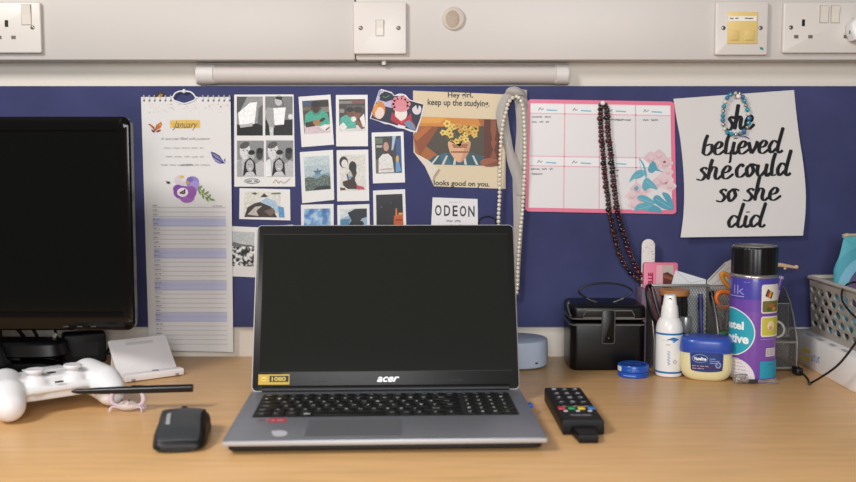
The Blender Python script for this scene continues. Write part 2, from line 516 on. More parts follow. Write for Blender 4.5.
# ------------------------------------------------------------------ tube light under the trunking
LY = WY - 0.018
pa, pb = wp(196.5, 74, LY), wp(569, 74, LY)
t = T('tube_light', 'slim white tube light fixed along the wall just under the trunking', 'lamp', ((pa.x+pb.x)/2, WY, zat(84.5, LY)))
zc = t.L(wp(300, 74, LY)).z; hw = (pb.x-pa.x)/2
def dpro(w, rr):    # D-shaped section
    return [(rr*1.06*math.cos(a)*1.0, rr*math.sin(a)) for a in [math.radians(-90 + 180*k/18) for k in range(19)]]
def dbar(b, x0, x1, rr, m, back=0.018):
    ring = [(-0.018 - 0.0*y - q*0.9, z) for q, z in dpro(0, rr) for y in (0,)]
    ring = [(-q, z) for q, z in [(0.0005, rr)] + [(0.011 + a, z) for a, z in dpro(0, rr)][::-1] + [(0.0005, -rr)]]
    rings = [[Vector((x, yy, zc+zz)) for yy, zz in ring] for x in (x0, x1)]
    b.loft(rings, m)
b = B(); dbar(b, -hw+0.029, hw-0.022, 0.0158, M('opal_diffuser', 'cbc3be', 0.5)); b.done('diffuser', t)
for x0, x1 in ((-hw, -hw+0.030), (hw-0.023, hw)):
    b = B(); dbar(b, x0, x1, 0.0166, M('cap_white', 'd8d3cf', 0.45)); bmesh.ops.bevel(b.bm, geom=[e for e in b.bm.edges if e.calc_length() < 0.02], offset=0.0018, segments=3, affect='EDGES')
    b.done('end_cap', t)
q = t.L(wp(384, 62.5, LY-0.016))
b = B(); b.lathe([(0.0035, -0.004), (0.0042, 0.0), (0.003, 0.003), (0.001, 0.0035)], PLATE, 16, c=(q.x, q.y, q.z)); b.done('pull_switch', t)
b = B(); b.box((0, -0.0055, zc), (2*hw-0.02, 0.011, 0.024), M('batten_grey', 'b9b3ac', 0.5), 0.001); b.done('mounting_rail', t)

# ------------------------------------------------------------------ wall calendar
def build_calendar():
    lo = [(172.5, 97.6), (174, 100.4), (178, 101.8), (184, 103.6), (190, 102), (194.5, 100), (196, 97.4)]
    quad = [(141, 97)] + [(x, y if 0 < i < 6 else 97) for i, (x, y) in enumerate(lo)] + [(230.5, 97), (233.2, 352), (149, 350)]   # notched under the hanger
    t = T('wall_calendar', 'tall spiral wall calendar showing January with a purple pansy', 'calendar', wp(190, 350, BY))
    off = 0.004
    mp = wallmap(t, BY, off)
    sheet(t, 'page_block', quad, wallmap(t, BY, 0.0006), 0.0034, M('page_edges', 'd2cec8', 0.8, var=0.08, scale=300))
    pg = sheet(t, 'page', quad, mp, 0.0005, M('calendar_paper', 'dad7d5', 0.65))
    f = Flat(wallmap(t, BY, off+0.0005), 0.00003)
    def X(u, y):   # position across the page at height y
        k = (y-97)/254; return 141+8*k + u*(89.5 + (84.2-89.5)*k)
    rnd = random.Random(4)
    for i in range(90):      # pink and grey blossom speckle under the binding
        x = X(rnd.uniform(0.02, 0.98), 108); y = 104 + rnd.random()**2*9
        f.add(E(x, y, rnd.uniform(.4, 1.0), rnd.uniform(.3, .7), rnd.uniform(0, 90), 7), rnd.choice(['d8c3c4', 'cfc9c4', 'c9d0bd', 'e0b8b8', 'b9b4b0'])); f.l -= f.step
    f.l += f.step
    for i in range(17):
        x = 144 + i*5.35
        if 171 < x < 198: continue
        f.add(E(x, 100.6, 1.0, 1.0, 0, 12), '191b30')
        f.l -= f.step
    f.l += f.step
    # January on a yellow wash
    f.add([(170, 120.4), (186, 119.8), (199.8, 120.2), (200.3, 126), (199.8, 128), (180, 128.6), (170.2, 128)], M('yellow_wash', 'd8b35a', 0.6, var=0.15, scale=200))
    f.text('January', 172.5, 121, 197.8, 130.4, '4b3a2c', 0.0, 0.45)
    # orange butterfly
    for p, c in (([(155, 131), (148, 124), (150, 123.8), (154.5, 127)], 'a2531f'), ([(155, 131), (156.5, 125), (161, 121.6), (162.2, 124), (160.5, 128)], 'c06a2a'),
                 ([(155, 131), (151, 129), (152, 131.5), (154, 133)], '6b2a1c'), ([(155.5, 131), (160.5, 129.2), (160.8, 131), (157.5, 132.6)], '8a3425'),
                 ([(149.5, 124.8), (152.6, 127.2), (151.4, 127.6)], 'd9923f'), ([(158, 126), (160.8, 123.4), (160.6, 125.6)], 'dc9a48')):
        f.add(p, c)
    f.line([(154.5, 132), (156, 127), (157, 124.5)], 0.6, '2a1a14')
    f.text('A new year filled with purpose', 161, 137.2, 209.5, 140.8, '7d777a', 0.0, 0.3)
    for k, (x0, y, x1) in enumerate(((164, 148, 206), (166, 156.8, 205), (161, 165, 210))):
        f.scrawl(x0, y, x1, 1.9, 0.42, '8e888b', 10+k)
    f.scrawl(181, 165, 194, 2.6, 0.6, '6d676b', 77)
    # purple butterfly
    for p, c in (([(210.4, 151.6), (214.6, 152.6), (219.6, 155.6), (224.6, 163.4), (219, 163.6), (215.4, 161.6), (212.6, 157.4)], '3f3767'), ([(211.6, 153), (215, 154.2), (219, 157), (222.4, 161.6), (216, 158.4)], '7f79b4'),
                 ([(213.4, 157.4), (217, 160), (221.6, 162.6), (218.6, 162.6), (215.6, 160.8)], '9a92c8'), ([(223.4, 160), (225.4, 158.4), (225.2, 162.8)], '6b629c')): f.add(p, c)
    f.line([(216, 158), (224.8, 163.6)], 0.5, '2f2850')
    # pansies, bee and leaves
    f.add(E(180.5, 180.5, 6.2, 5.6), 'cfc3cc'); f.add(E(184.5, 178, 4, 3.6), 'dcd2d0')
    f.add(E(192.5, 182.3, 6.6, 6.2), '8e7cba'); f.add(E(194.5, 186, 5, 5.4), '9f8ccb'); f.add(E(190, 179.5, 3.4, 2.6), '7163ac')
    f.add(E(182, 177, 2.2, 1.6), 'c9b84e'); f.add(E(187.6, 182.6, 1.9, 1.6), 'b5983c')
    f.add(E(183, 192.5, 9.6, 6.8), '8b4f9f'); f.add(E(187, 197.5, 7.4, 5.4), '9a62ae'); f.add(E(178, 189, 5, 4.4), '7e489a'); f.add(E(191, 192, 5.5, 6), '90559f')
    f.add(E(182.6, 192.3, 5.6, 4.5), 'e5dbe0')
    f.add(E(183.2, 192.4, 2.3, 1.9), '3a1b3c'); f.add([(183, 193), (179.4, 191.6), (179.8, 194)], '4a2550'); f.add([(183, 192), (184.4, 188.8), (186, 190.6)], '4a2550'); f.add(E(183.4, 192.2, 0.8, 0.7), 'c9a84a')
    f.add(E(168.3, 182.6, 1.9, 1.3), '3b3536'); f.add(E(166.6, 181.4, 1.3, 0.8), '9c9a9d')
    f.line([(198, 187), (204, 193), (212.5, 200)], 0.7, '6f7d3c', 4)
    for x, y, a in ((200, 187.5, -40), (203, 191, -60), (206.5, 193, -35), (209, 196.5, -50), (199.5, 192, 70), (203, 196, 75), (207, 199, 60), (212, 199.6, 10)):
        f.add(E(x, y, 2.9, 1.1, a, 10), '7e8f45'); f.l -= f.step
    f.l += f.step
    # the month's rows, weekends banded lilac
    for y0, y1 in ((218.2, 226.4), (249.3, 258.4), (281.2, 290.4), (312.8, 321.4)):
        f.add([(X(.09, y0), y0), (X(.93, y0), y0), (X(.93, y1), y1), (X(.09, y1), y1)], 'b9bbd6')
    f.l += f.step
    for i in range(31):
        y = 207.2 + i*4.56
        f.add([(X(.09, y), y), (X(.93, y), y), (X(.93, y+.42), y+.42), (X(.09, y+.42), y+.42)], 'b3a9ae'); f.l -= f.step
        f.scrawl(X(.095, y), y-1.7, X(.17, y), 1.3, 0.4, '6f6a74', 40+i); f.l -= f.step
    f.l += f.step*2
    f.scrawl(X(.78, 207), 206, X(.9, 207), 1.1, 0.35, '9a9297', 90)
    f.done('printed_month', pg)
    # wire binding and hanger
    for i in range(17):
        x = 144 + i*5.35
        if 171 < x < 198: continue
        b = B(); c0 = t.L(wp(x, 98.0, BY-off)); rr = 0.0047
        b.tube([(c0.x, c0.y+rr*math.sin(a)*0.75, c0.z+rr*math.cos(a)) for a in (2*math.pi*k/14 for k in range(14))], 0.00055, M('white_wire', 'dcd9d6', 0.3), 6, True, 1)
        b.done('wire_loop', t)
    hp = [(170, 97.2), (173, 96.6), (175, 93.4), (179, 91.4), (182.5, 91.2), (184, 89.6), (186, 91.2), (190, 91.8), (193.5, 94.2), (195.5, 97), (198, 97.4)]
    b = B()
    for pl in (hp, lo): b.tube([t.L(wp(x, y, BY-off-0.0012)) for x, y in pl], 0.00125, WHITEP, 8, False, 5)
    q = t.L(wp(184, 91.3, BY-off-0.0012)); b.ball(q, 0.0034, WHITEP, 14)
    b.done('hanger', t)
    for pts, c in (([(154, 97), (157, 93.4), (162, 91.6), (164, 94), (161.5, 97)], '3a2a1e'), ([(157, 97), (160, 93.8), (163, 94.2), (162, 97)], 'a2702f')):
        f = Flat(wallmap(t, BY, 0.003 if c == '3a2a1e' else 0.0032)); f.add(pts, c); f.done('cut_out_tab', t)
build_calendar()

# ------------------------------------------------------------------ photographs on the board
def photo(label, outer, inner, group='instant photos on the pin board', name='instant_photo', off=0.0006):
    cx = sum(p[0] for p in outer)/4; by = max(p[1] for p in outer)
    t = T(name, label, 'photo', wp(cx, by, BY), 0, group)
    sheet(t, 'card', outer, wallmap(t, BY, off), 0.0008, CARD)
    f = Flat(wallmap(t, BY, off+0.0008), 0.00003)
    (x0, y0), (x1, y1), (x2, y2), (x3, y3) = inner
    f.uv = lambda u, v: ((x0*(1-u)+x1*u)*(1-v)+(x3*(1-u)+x2*u)*v, (y0*(1-u)+y1*u)*(1-v)+(y3*(1-u)+y2*u)*v)
    f.grain = True
    return t, f
U = R(0, 0, 1, 1)
SK1, SK2, SK3 = '4a2f22', '6b4530', 'b98a72'

# man in a teal top
t, f = photo('instant photo of a man in a teal top alone at a table', [(298.5, 96.8), (330.5, 94.6), (334, 144.6), (301.6, 147.2)], [(302, 101), (328.4, 99.4), (330.6, 132.5), (304.4, 134.2)])
f.add(U, '453f38'); f.add(R(0, 0, .42, .16), '39506b'); f.add(R(.62, .03, 1, .2), '2a2522'); f.add(R(0, .18, .3, .3), '6a5c4c'); f.add(R(.7, .22, 1, .38), '7a756c')
f.add([(.02, .92), (.02, .72), (1, .68), (1, 1), (0, 1)], 'cdb8bd')
f.add([(.02, .75), (.08, .42), (.3, .3), (.72, .3), (.93, .42), (1, .74), (.6, .78), (.3, .76)], '3f9f86'); f.add([(.3, .32), (.42, .44), (.62, .42), (.7, .31)], '2f7f6c')
f.add(E(.5, .22, .16, .17), SK1); f.add(E(.5, .12, .17, .1), '1c1614'); f.add(E(.5, .3, .1, .07), '3a241a')
f.add([(.06, .66), (.36, .62), (.5, .7), (.4, .78), (.08, .8)], '3a251b'); f.add(E(.5, .67, .15, .08), 'a2703c'); f.add(E(.72, .6, .12, .05, -20), '2f2018')
f.add([(.62, .82), (.8, .74), (1, .78), (.98, .92), (.84, .96)], 'e2dfde'); f.add([(.8, .9), (.98, .82), (.98, .86), (.84, .94)], '5b5350')
f.done('print', t)
# two people leaning together
t, f = photo('instant photo of two people leaning together over a table', [(335.8, 95), (367.6, 94.8), (368, 146.2), (336.2, 146.4)], [(338.8, 99.4), (365.2, 99), (365.6, 131), (339.4, 131.6)])
f.add(U, '3d3835'); f.add(R(0, .05, .5, .14), '827d76'); f.add(R(.3, .2, 1, .3), '57514b'); f.add(R(.5, .04, .98, .14), '7b4b48'); f.add(R(.02, .3, .2, .42), '8a857f')
f.add([(0, .82), (1, .8), (1, 1), (0, 1)], 'd3cccb')
f.add([(.02, .85), (.05, .58), (.25, .48), (.5, .52), (.62, .7), (.65, .9), (.3, .92)], '4aa894'); f.add(E(.42, .42, .13, .14), SK2); f.add(E(.42, .32, .14, .08), '1d1815')
f.add(E(.68, .44, .15, .17), '7a4c33'); f.add(E(.72, .33, .17, .1), '2a1b16'); f.add([(.5, .62), (.62, .58), (.98, .9), (.85, .95)], '7d5036')
f.add([(.78, .6), (.95, .45), (1, .85), (.9, .88)], 'e3ded9'); f.add(E(.55, .62, .1, .08), 'dedad6'); f.add([(.02, .8), (.16, .72), (.3, .86), (.2, .95), (.03, .92)], 'e1dedb')
f.done('print', t)
# hillside under a pale sky
t, f = photo('instant photo of a hilltop building under a pale sky', [(299.8, 152.2), (333, 149.8), (334.2, 199.8), (302.2, 203.2)], [(303.6, 157), (329.2, 155.4), (330.8, 189), (305.4, 191.2)])
f.add(U, 'b9c6c8'); f.add(R(0, .28, 1, .6), 'a9b9bf')
f.add(R(.42, .42, .62, .7), '5d7d90'); f.add([(.34, .43), (.7, .41), (.64, .47), (.42, .48)], '4b6b80'); f.add(R(.5, .36, .54, .44), '4b6b80'); f.add([(.3, .56), (1, .5), (1, .66), (.3, .68)], '7d98a6')
f.add([(0, 1), (0, .62), (.2, .58), (.45, .66), (.75, .56), (1, .6), (1, 1)], ramp_noise('hill_print', [(.3, '1f2a26'), (.5, '46554c'), (.62, '6d7c74'), (.75, 'a3aca6')], 500))
f.add([(.3, 1), (.45, .9), (.8, .88), (1, .93), (1, 1)], '2a2f2c')
f.done('print', t)
# person crouching
t, f = photo('instant photo of a dark haired person crouching on a pale ground', [(336.6, 150.2), (368.2, 149.6), (369.2, 200.8), (337.2, 201.4)], [(339.4, 155), (365.4, 154.4), (366.2, 190.4), (340.2, 191)])
f.add(U, 'd2cec5'); f.add(E(.16, .2, .17, .16), '2b2625'); f.add(E(.19, .24, .12, .11), 'd9d6d0')
f.add(E(.5, .34, .15, .16), '231b19'); f.add([(.58, .3), (.66, .5), (.6, .62), (.5, .46)], '2c211f')
f.add([(.25, .55), (.42, .44), (.6, .52), (.58, .72), (.66, .86), (.75, .96), (.3, .95), (.12, .85), (.1, .74), (.3, .7)], '3a2a26')
f.add([(.3, .52), (.4, .42), (.5, .6), (.36, .7)], 'b9b2ab'); f.add(R(.3, .6, .48, .645), '3f8fb5'); f.add([(.62, .84), (.9, .9), (.96, .98), (.66, .97)], 'b8445c'); f.add([(0, .9), (.2, .92), (.2, .98), (0, .98)], '4d413c')
f.done('print', t)
# clouds
t, f = photo('instant photo of dramatic blue clouds, tucked behind the laptop lid', [(301, 204.8), (333.6, 204), (334, 256), (301.6, 256.6)], [(303.8, 208.8), (330.4, 208.4), (330.8, 242), (304, 242)])
f.add(U, ramp_noise('cloud_print', [(.32, '2c4f86'), (.46, '4a78ae'), (.56, '8fb2cf'), (.7, 'c9d7dd')], 55, detail=5))
f.done('print', t)
# blue evening view
t, f = photo('instant photo of a dark shape before a pale blue sky', [(337.2, 205.2), (369.4, 204), (370.4, 256), (338, 256.6)], [(340, 209), (366.8, 208.4), (367.4, 242), (340.6, 242)])
f.add(U, '8fa9bd'); f.add([(0, 0), (.5, 0), (.3, .22), (0, .3)], 'c5cdd0'); f.add([(0, .32), (.4, .3), (.3, .5), (0, .5)], '4d7d9b')
f.add([(.28, .12), (.6, 0), (1, 0), (1, .25), (.8, .3), (.62, .6), (.4, .7), (.3, .5), (.42, .35)], '22282e'); f.add(E(.78, .46, .1, .09), '1c2228'); f.add([(0, .62), (.5, .6), (1, .56), (1, 1), (0, 1)], '36505a')
f.done('print', t)
# woman in a white top
t, f = photo('instant photo of a long haired woman in a white top', [(371.6, 132.6), (403.4, 131.6), (405, 182.4), (373, 183.4)], [(374.8, 136.6), (400.8, 135.8), (402, 172.8), (376, 173.6)])
f.add(U, '2e3030'); f.add(R(0, .04, .3, .2), '5d6a5a'); f.add(R(.05, .24, .3, .3), 'b7b1a4'); f.add([(.68, 0), (.82, 0), (.7, .35), (.62, .4)], 'a3b6d1'); f.add([(.8, .1), (1, .05), (1, .8), (.82, .75)], '2c4a7c')
f.add(E(.44, .26, .17, .19), '3a2921'); f.add([(.3, .28), (.58, .26), (.72, .62), (.62, .75), (.34, .5)], '32241d'); f.add(E(.42, .28, .105, .125), 'b98e7c')
f.add([(.1, .98), (.12, .6), (.28, .48), (.5, .47), (.64, .58), (.7, .98)], 'd8d4d0'); f.add([(.14, .88), (.66, .86), (.66, .9), (.14, .92)], 'b9a59a')
f.add([(.76, .98), (.78, .6), (.9, .7), (.98, .95)], '5f8fbf'); f.add(E(.84, .62, .06, .09), 'c9a452'); f.add([(0, .62), (.12, .62), (.1, 1), (0, 1)], '6b615a')
f.done('print', t)
# dark room, orange lamp
t, f = photo('instant photo of an orange object in a nearly black room', [(373, 190.6), (405, 189.2), (406.8, 241), (374, 242)], [(376, 194.8), (402.4, 193.8), (403.6, 230), (376.6, 230)])
f.add(U, '171519'); f.add([(0, .6), (.3, .25), (.6, .15), (1, .1), (1, 0), (0, 0)], '211d24'); f.add(E(.2, .35, .03, .02), '4a5a70'); f.add(E(.55, .24, .03, .02), '3a4a68')
f.add([(.64, .82), (.66, .6), (.9, .56), (1, .6), (1, .95), (.7, .98)], 'b5511d'); f.add(R(.72, .4, .78, .62), 'c8703a'); f.add(R(.7, .7, .98, .74), '6e2c12'); f.add(R(.84, .52, .98, .58), 'd98c3c')
f.done('print', t)
# landscape card of a figure in a blue cap
t, f = photo('wide instant photo of a figure in a pale blue cap', [(239.6, 188.2), (290, 189.4), (290.4, 220.4), (239.2, 219)], [(244, 191.4), (280.6, 192), (281, 217.6), (243.6, 217)])
f.add(U, 'd0cdc4'); f.add([(.02, 1), (.1, .62), (.3, .45), (.5, .38), (.75, .6), (.9, 1)], '3b3330'); f.add([(.45, .42), (.6, .22), (.85, .36), (.98, .72), (.9, .85), (.78, .6), (.6, .5)], '9fb8cc')
f.add([(.92, .55), (1.08, .6), (1.1, 1), (.95, 1)], '5c8fba'); f.add([(.1, .9), (.3, .6), (.5, .55), (.34, .75), (.4, .95)], 'b5aba2'); f.add([(.55, .75), (.8, .62), (.86, .8), (.7, .95)], '6e5b52')
f.add([(.2, .08), (.3, .02), (.38, .1), (.3, .12)], '544d4a'); f.add([(.45, .2), (.55, .06), (.66, .18), (.56, .22)], '3b3533'); f.add([(.74, .04), (1, .02), (1, .08), (.76, .1)], '6c6562')
f.done('print', t)
# crowd
t, f = photo('black and white instant photo of a crowd, half under the calendar', [(228, 226), (258.6, 227.4), (256.4, 277.4), (226, 276)], [(229, 231.4), (254.8, 232), (253.6, 266.6), (228, 266)])
f.add(U, 'b9bcbb'); f.add([(0, .32), (1, .4), (1, 1), (0, 1)], ramp_noise('crowd_print', [(.4, '171717'), (.48, '3a3a3a'), (.53, 'b8b8b6'), (.6, 'e2e2e0')], 170, detail=2)); f.add([(0, .36), (.2, .3), (.5, .36), (.9, .38), (1, .43), (0, .42)], '6d6f6f')
f.done('print', t)
# plain back edge showing above the lid
t, f = photo('white edge of an instant photo peeping above the laptop lid corner', [(261.6, 226.6), (293, 224.6), (294, 275), (262.4, 276)], [(265, 230), (289.5, 229), (290, 264), (265.4, 265)])
f.add(U, '494b4d'); f.add(E(.5, .4, .25, .25), '8b8d8d'); f.add([(.15, 1), (.3, .7), (.7, .7), (.85, 1)], 'a9a9a8')
f.done('print', t)
# four-frame booth print
t, f = photo('four frame black and white booth print of friends', [(234.2, 94.6), (293.6, 94.4), (295.2, 186.6), (234.4, 186.6)], R(0, 0, 1, 1), None, 'booth_photo')
f.uv = None
G = lambda k: '%02x%02x%02x' % ((max(12, min(240, int(128+(k-128)*1.35))),)*3)
for (x0, y0, x1, y1), kind in (((236.8, 96.6, 262.8, 135.6), 0), ((265.2, 96.4, 292.6, 135.4), 1), ((237, 140.6, 263.8, 176.6), 2), ((266, 140.4, 293, 176.4), 3)):
    f.uv = lambda u, v, x0=x0, y0=y0, x1=x1, y1=y1: (x0+(x1-x0)*u, y0+(y1-y0)*v)
    if kind == 0:
        f.add(U, G(138)); f.add([(0, 0), (.4, 0), (.1, .4), (0, .45)], G(90)); f.add([(0, .72), (1, .68), (1, 1), (0, 1)], G(40)); f.add([(.05, .42), (.5, .16), (.78, .14), (.68, .7), (.1, .72)], G(214)); f.add([(.84, .3), (1, .2), (1, .75), (.8, .7)], G(100)); f.add([(.1, .72), (.62, .68), (.6, .76), (.14, .8)], G(165))
    elif kind == 1:
        f.add(U, G(120)); f.add([(0, .6), (1, .6), (1, 1), (0, 1)], G(46)); f.add([(.1, .28), (.3, .3), (.34, .8), (.16, .8), (0, .5), (0, .35)], G(150)); f.add([(.3, .3), (.75, .28), (.68, .72), (.34, .74)], G(222)); f.add(E(.5, .1, .15, .14), G(172)); f.add([(.36, .06), (.4, 0), (.62, 0), (.68, .3), (.6, .1)], G(60)); f.add([(.14, .78), (.3, .8), (.3, 1), (.18, 1)], G(180)); f.add(E(.92, .52, .09, .07), G(190))
    else:
        a = .02 if kind == 2 else -.02
        f.add(U, G(132)); f.add([(0, 1), (0, .55), (.25, .5), (.6, .7), (.9, .55), (1, .6), (1, 1)], G(168))
        f.add(E(.28+a, .3, .2, .23), G(186)); f.add(E(.26+a, .13, .19, .09, -15), G(92)); f.add(E(.5+a, .42, .13, .14), G(160)); f.add(E(.52+a, .33, .13, .07), G(50))
        f.add(E(.84, .38, .13, .16), G(74)); f.add(E(.85, .28, .13, .08), G(28)); f.add([(.22, .98), (.28, .6), (.5, .46), (.68, .62), (.72, .98)], G(52)); f.add(E(.48, .7, .14, .17), G(160)); f.add([(.26, .98), (.36, .88), (.6, .86), (.7, .98)], G(178)); f.add([(.43, .775), (.53, .775), (.5, .80), (.46, .80)], G(205))
        for ex in (.22+a, .36+a): f.add(E(ex, .28, .025, .015), G(60))
        for ex in (.43, .53): f.add(E(ex, .67, .02, .014), G(50))
        f.add([(0, .6), (.16, .5), (.2, 1), (0, 1)], G(200 if kind == 3 else 150))
f.uv = None
f.line(E(252, 181, 7.5, 2.3, 0, 18)+[(259.5, 181)], 0.5, '4a4a4c'); f.scrawl(246.5, 181, 258, 2, 0.7, '4a4a4c', 3); f.line(s2([(273, 183), (276, 179.6), (278, 183), (281, 181), (284, 183), (290, 178.6)], 4), 0.5, '8a5a5c')
f.done('print', t)

# ------------------------------------------------------------------ sticker, poster, ticket
def build_sticker():
    out = [(374.6, 130.6), (377.5, 104), (380, 90.4), (387, 89.6), (393.6, 95.4), (399, 93.6), (405, 93.8), (409, 98), (414, 101.6), (422.4, 103.6), (424.6, 107), (421.6, 117.6), (416.4, 132.8), (410, 131.8), (398.5, 127.2), (390, 124.4), (383, 122), (369.8, 118.4), (371, 115), (374.6, 104)]
    out = [(369.8, 118.4), (372.4, 110), (376, 100), (379, 90.6), (381.4, 89), (388, 91), (391.6, 92), (394.4, 95.4), (398.6, 93.6), (402.4, 93.6), (406, 95), (409.6, 99.4), (415, 101.4), (422.6, 103.2), (424.6, 106.6), (421.6, 117.6), (416.6, 132.6), (411, 131.8), (404, 129), (398, 128), (390, 124.6), (384.6, 124), (378, 121)]
    t = T('sticker', 'colourful cut-out sticker with pink and orange shapes pinned beside the cream poster', 'sticker', wp(396, 133, BY))
    mp = wallmap(t, BY, 0.0015)
    c = sheet(t, 'backing', out, mp, 0.0006, M('sticker_card', 'd9d5d6', 0.4))
    f = Flat(wallmap(t, BY, 0.0021), 0.00003)
    f.add([(371, 118), (379.8, 90.4), (388, 92), (394, 96), (404, 95.6), (409, 100.4), (423.4, 104.6), (420.4, 118), (415.6, 131), (404, 127.6), (390, 123.4), (380, 121)], '23263f')
    f.add([(376, 102), (380.4, 91), (384, 91.4), (379, 100), (386, 102), (391.6, 100), (392, 108), (384, 106)], 'b9b6d4')
    f.add(E(386.4, 96.2, 7, 4), '1d2433'); f.line([(382.5, 96.4), (386, 97.6), (389.5, 95.4)], 0.9, '5d7a62')
    # orange tear-drop, pink pompon blossom, red ribbon: plain ornament
    f.add(s2([(379, 101), (384.6, 105), (384.6, 113.6), (380, 118.6), (373.4, 116), (372.6, 109)], 4, True), 'cf8238')
    f.add(E(379.6, 113, 4.6, 6, 10), 'e2cfc4'); f.add(E(375.6, 108, 2, 4.4, 20), 'dc9646')
    for i in range(11):
        a = 2*math.pi*i/11; f.add(E(400.6+6.6*math.cos(a), 104+5*math.sin(a), 3.5, 2.7, math.degrees(a), 10), 'cf7f8a' if i % 2 else 'd98f98'); f.l -= f.step
    f.l += f.step
    f.add(E(400.6, 104, 6.4, 4.8), 'd4858f')
    f.add(E(401, 113.6, 6.2, 7.4), 'e7dcd4'); f.add(E(401, 109, 6.6, 3), 'd68c95')
    f.add([(392, 112), (396, 117), (401, 121), (407, 117.6), (411, 113), (412, 121), (416, 127), (408, 126), (398, 124.6), (390.6, 120)], 'b02a37')
    f.add([(396, 117.4), (401, 121), (406, 118.4), (402, 123.6)], 'd04d52')
    f.add(E(416.8, 109.4, 4.6, 5.2), 'd9cdd3'); f.add([(411, 101.8), (422, 104), (423, 108), (419, 105.4), (417.6, 110), (416, 105), (412.6, 108)], '1c2036')
    f.add([(404, 122.6), (409, 120), (414, 124.6), (416, 130), (410, 129), (406, 126)], '6e86a3'); f.add([(398, 124.4), (406, 126.4), (404, 128.4), (398, 127)], 'dfe2ea')
    f.done('printed_design', c)
build_sticker()

def build_poster():
    t = T('poster', 'cream poster with a framed picture and a hey girl study message', 'poster', wp(458, 189, BY))
    out = [(413, 90.6), (505.6, 94.4), (505.6, 188.9), (434, 186.2), (425, 166.5), (413.6, 152.4)]
    mp = wallmap(t, BY, 0.0008)
    sh = sheet(t, 'sheet', out, mp, 0.0005, M('cream_paper', 'd9c8aa', 0.65))
    f = Flat(wallmap(t, BY, 0.0013), 0.00003)
    f.text('Hey girl,', 447.8, 92.2, 472.8, 97.8+1.4, '1d1a17', 0.02)
    f.text('keep up the studying.', 427.6, 99.6, 489.6, 107.8, '1d1a17', 0.02, 0, 1.5)
    f.text('looks good on you.', 433.8, 180.8, 489.6, 187.6, '1d1a17', 0.025, 0, 1.6)
    # a plain still-life stand-in: room panelling, a vase of yellow flowers on a striped teal cloth, a turned post
    pic = [(420, 116.6), (500, 119.6), (500, 166), (424, 164.4), (415, 152), (413.4, 136)]
    f.add(pic, 'a35f2c')
    f.add([(420, 116.6), (478, 118.8), (482, 128), (440, 126.4), (417.6, 126)], 'c9812f'); f.add([(420, 117), (446, 118), (440, 123), (418, 123)], 'd99a45')
    f.add([(430, 127), (484, 126), (485, 156), (440, 157), (426, 146)], '4a4237'); f.add([(414, 140), (432, 126), (438, 128), (420, 156)], '8a4a26'); f.add([(413.6, 136), (424, 128), (432, 127), (417, 141)], 'b0662f')
    f.add([(484, 119), (500, 119.6), (500, 166), (484, 165.6)], '5a2c1a')
    f.add([(491, 120), (496, 120.2), (496.6, 130), (494.4, 140), (496.6, 142), (494, 150), (497, 158), (490, 158), (493, 150), (490.6, 142), (492.4, 140), (490.4, 130)], '8a4a30')
    f.add([(426, 163), (434, 156), (446, 152.6), (473, 152.8), (484, 157), (487, 165.6), (424.6, 164.3)], '2f5563'); f.add([(440, 155), (446, 152.6), (452, 164.8), (442, 164.6)], '3c6676')
    for k in range(5): x = 431 + k*11.5; f.add([(x+(457-x)*.25, 155.6), (x+(457-x)*.25+1.8, 155.6), (x+1.4, 164.8), (x-1, 164.7)], 'cfcabd'); f.l -= f.step
    f.l += f.step
    f.add(s2([(450, 140), (448.6, 148), (453, 157), (459.5, 162.6), (466, 157.4), (470, 148), (468.6, 140)], 3, True), 'd9a883'); f.add(s2([(462, 140), (468.6, 141), (470, 148), (466, 157.4), (460, 162.4), (464, 150)], 3, True), 'c58e6b')
    f.add([(452, 144), (468, 144), (466.6, 148), (453.4, 148)], '9c6a4c'); f.line([(451, 152), (468.6, 152)], 1.6, '8d5a40')
    rf = random.Random(12)
    for k in range(12):
        x, y = 459 + rf.uniform(-15, 15), 131 + rf.uniform(-6, 11); f.line([(460, 146), (x, y)], 0.8, '5d6434'); f.l -= f.step
    f.l += f.step
    for k in range(26):
        a, q = rf.uniform(0, 6.28), rf.random()**.5; x, y = 459.5 + 17*q*math.cos(a), 131 + 11*q*math.sin(a); r = rf.uniform(2.6, 4.2)
        f.add(s2([(x+r*(1.0 if j % 2 else .72)*math.cos(j*.628), y+r*(1.0 if j % 2 else .72)*math.sin(j*.628)) for j in range(10)], 2, True), rf.choice(['d8b455', 'e2c468', 'c99a40', 'dcbb5c']))
        f.add(E(x, y, r*.32, r*.3, 0, 8), '9a6a2c'); f.l -= f.step
    f.add(E(490, 162.4, 10, 4.4), '96573c'); f.add([(484, 165.6), (500, 160), (500, 166)], '7c432d')
    f.done('print', sh)
    # folded-over lower corner
    fm = [(413.6, 152.4), (425, 166.5), (432.4, 182), (433.4, 176.4), (438.6, 168.6), (428, 160)]
    mp2 = lambda x, y, l: t.L(wp(x, y, BY - 0.0020 - l - (0.0035 if (x, y) == fm[4] or (x, y) == fm[3] else 0)))
    sheet(t, 'folded_corner', fm, mp2, 0.0004, M('cream_back', 'd8cfbf', 0.6))
build_poster()

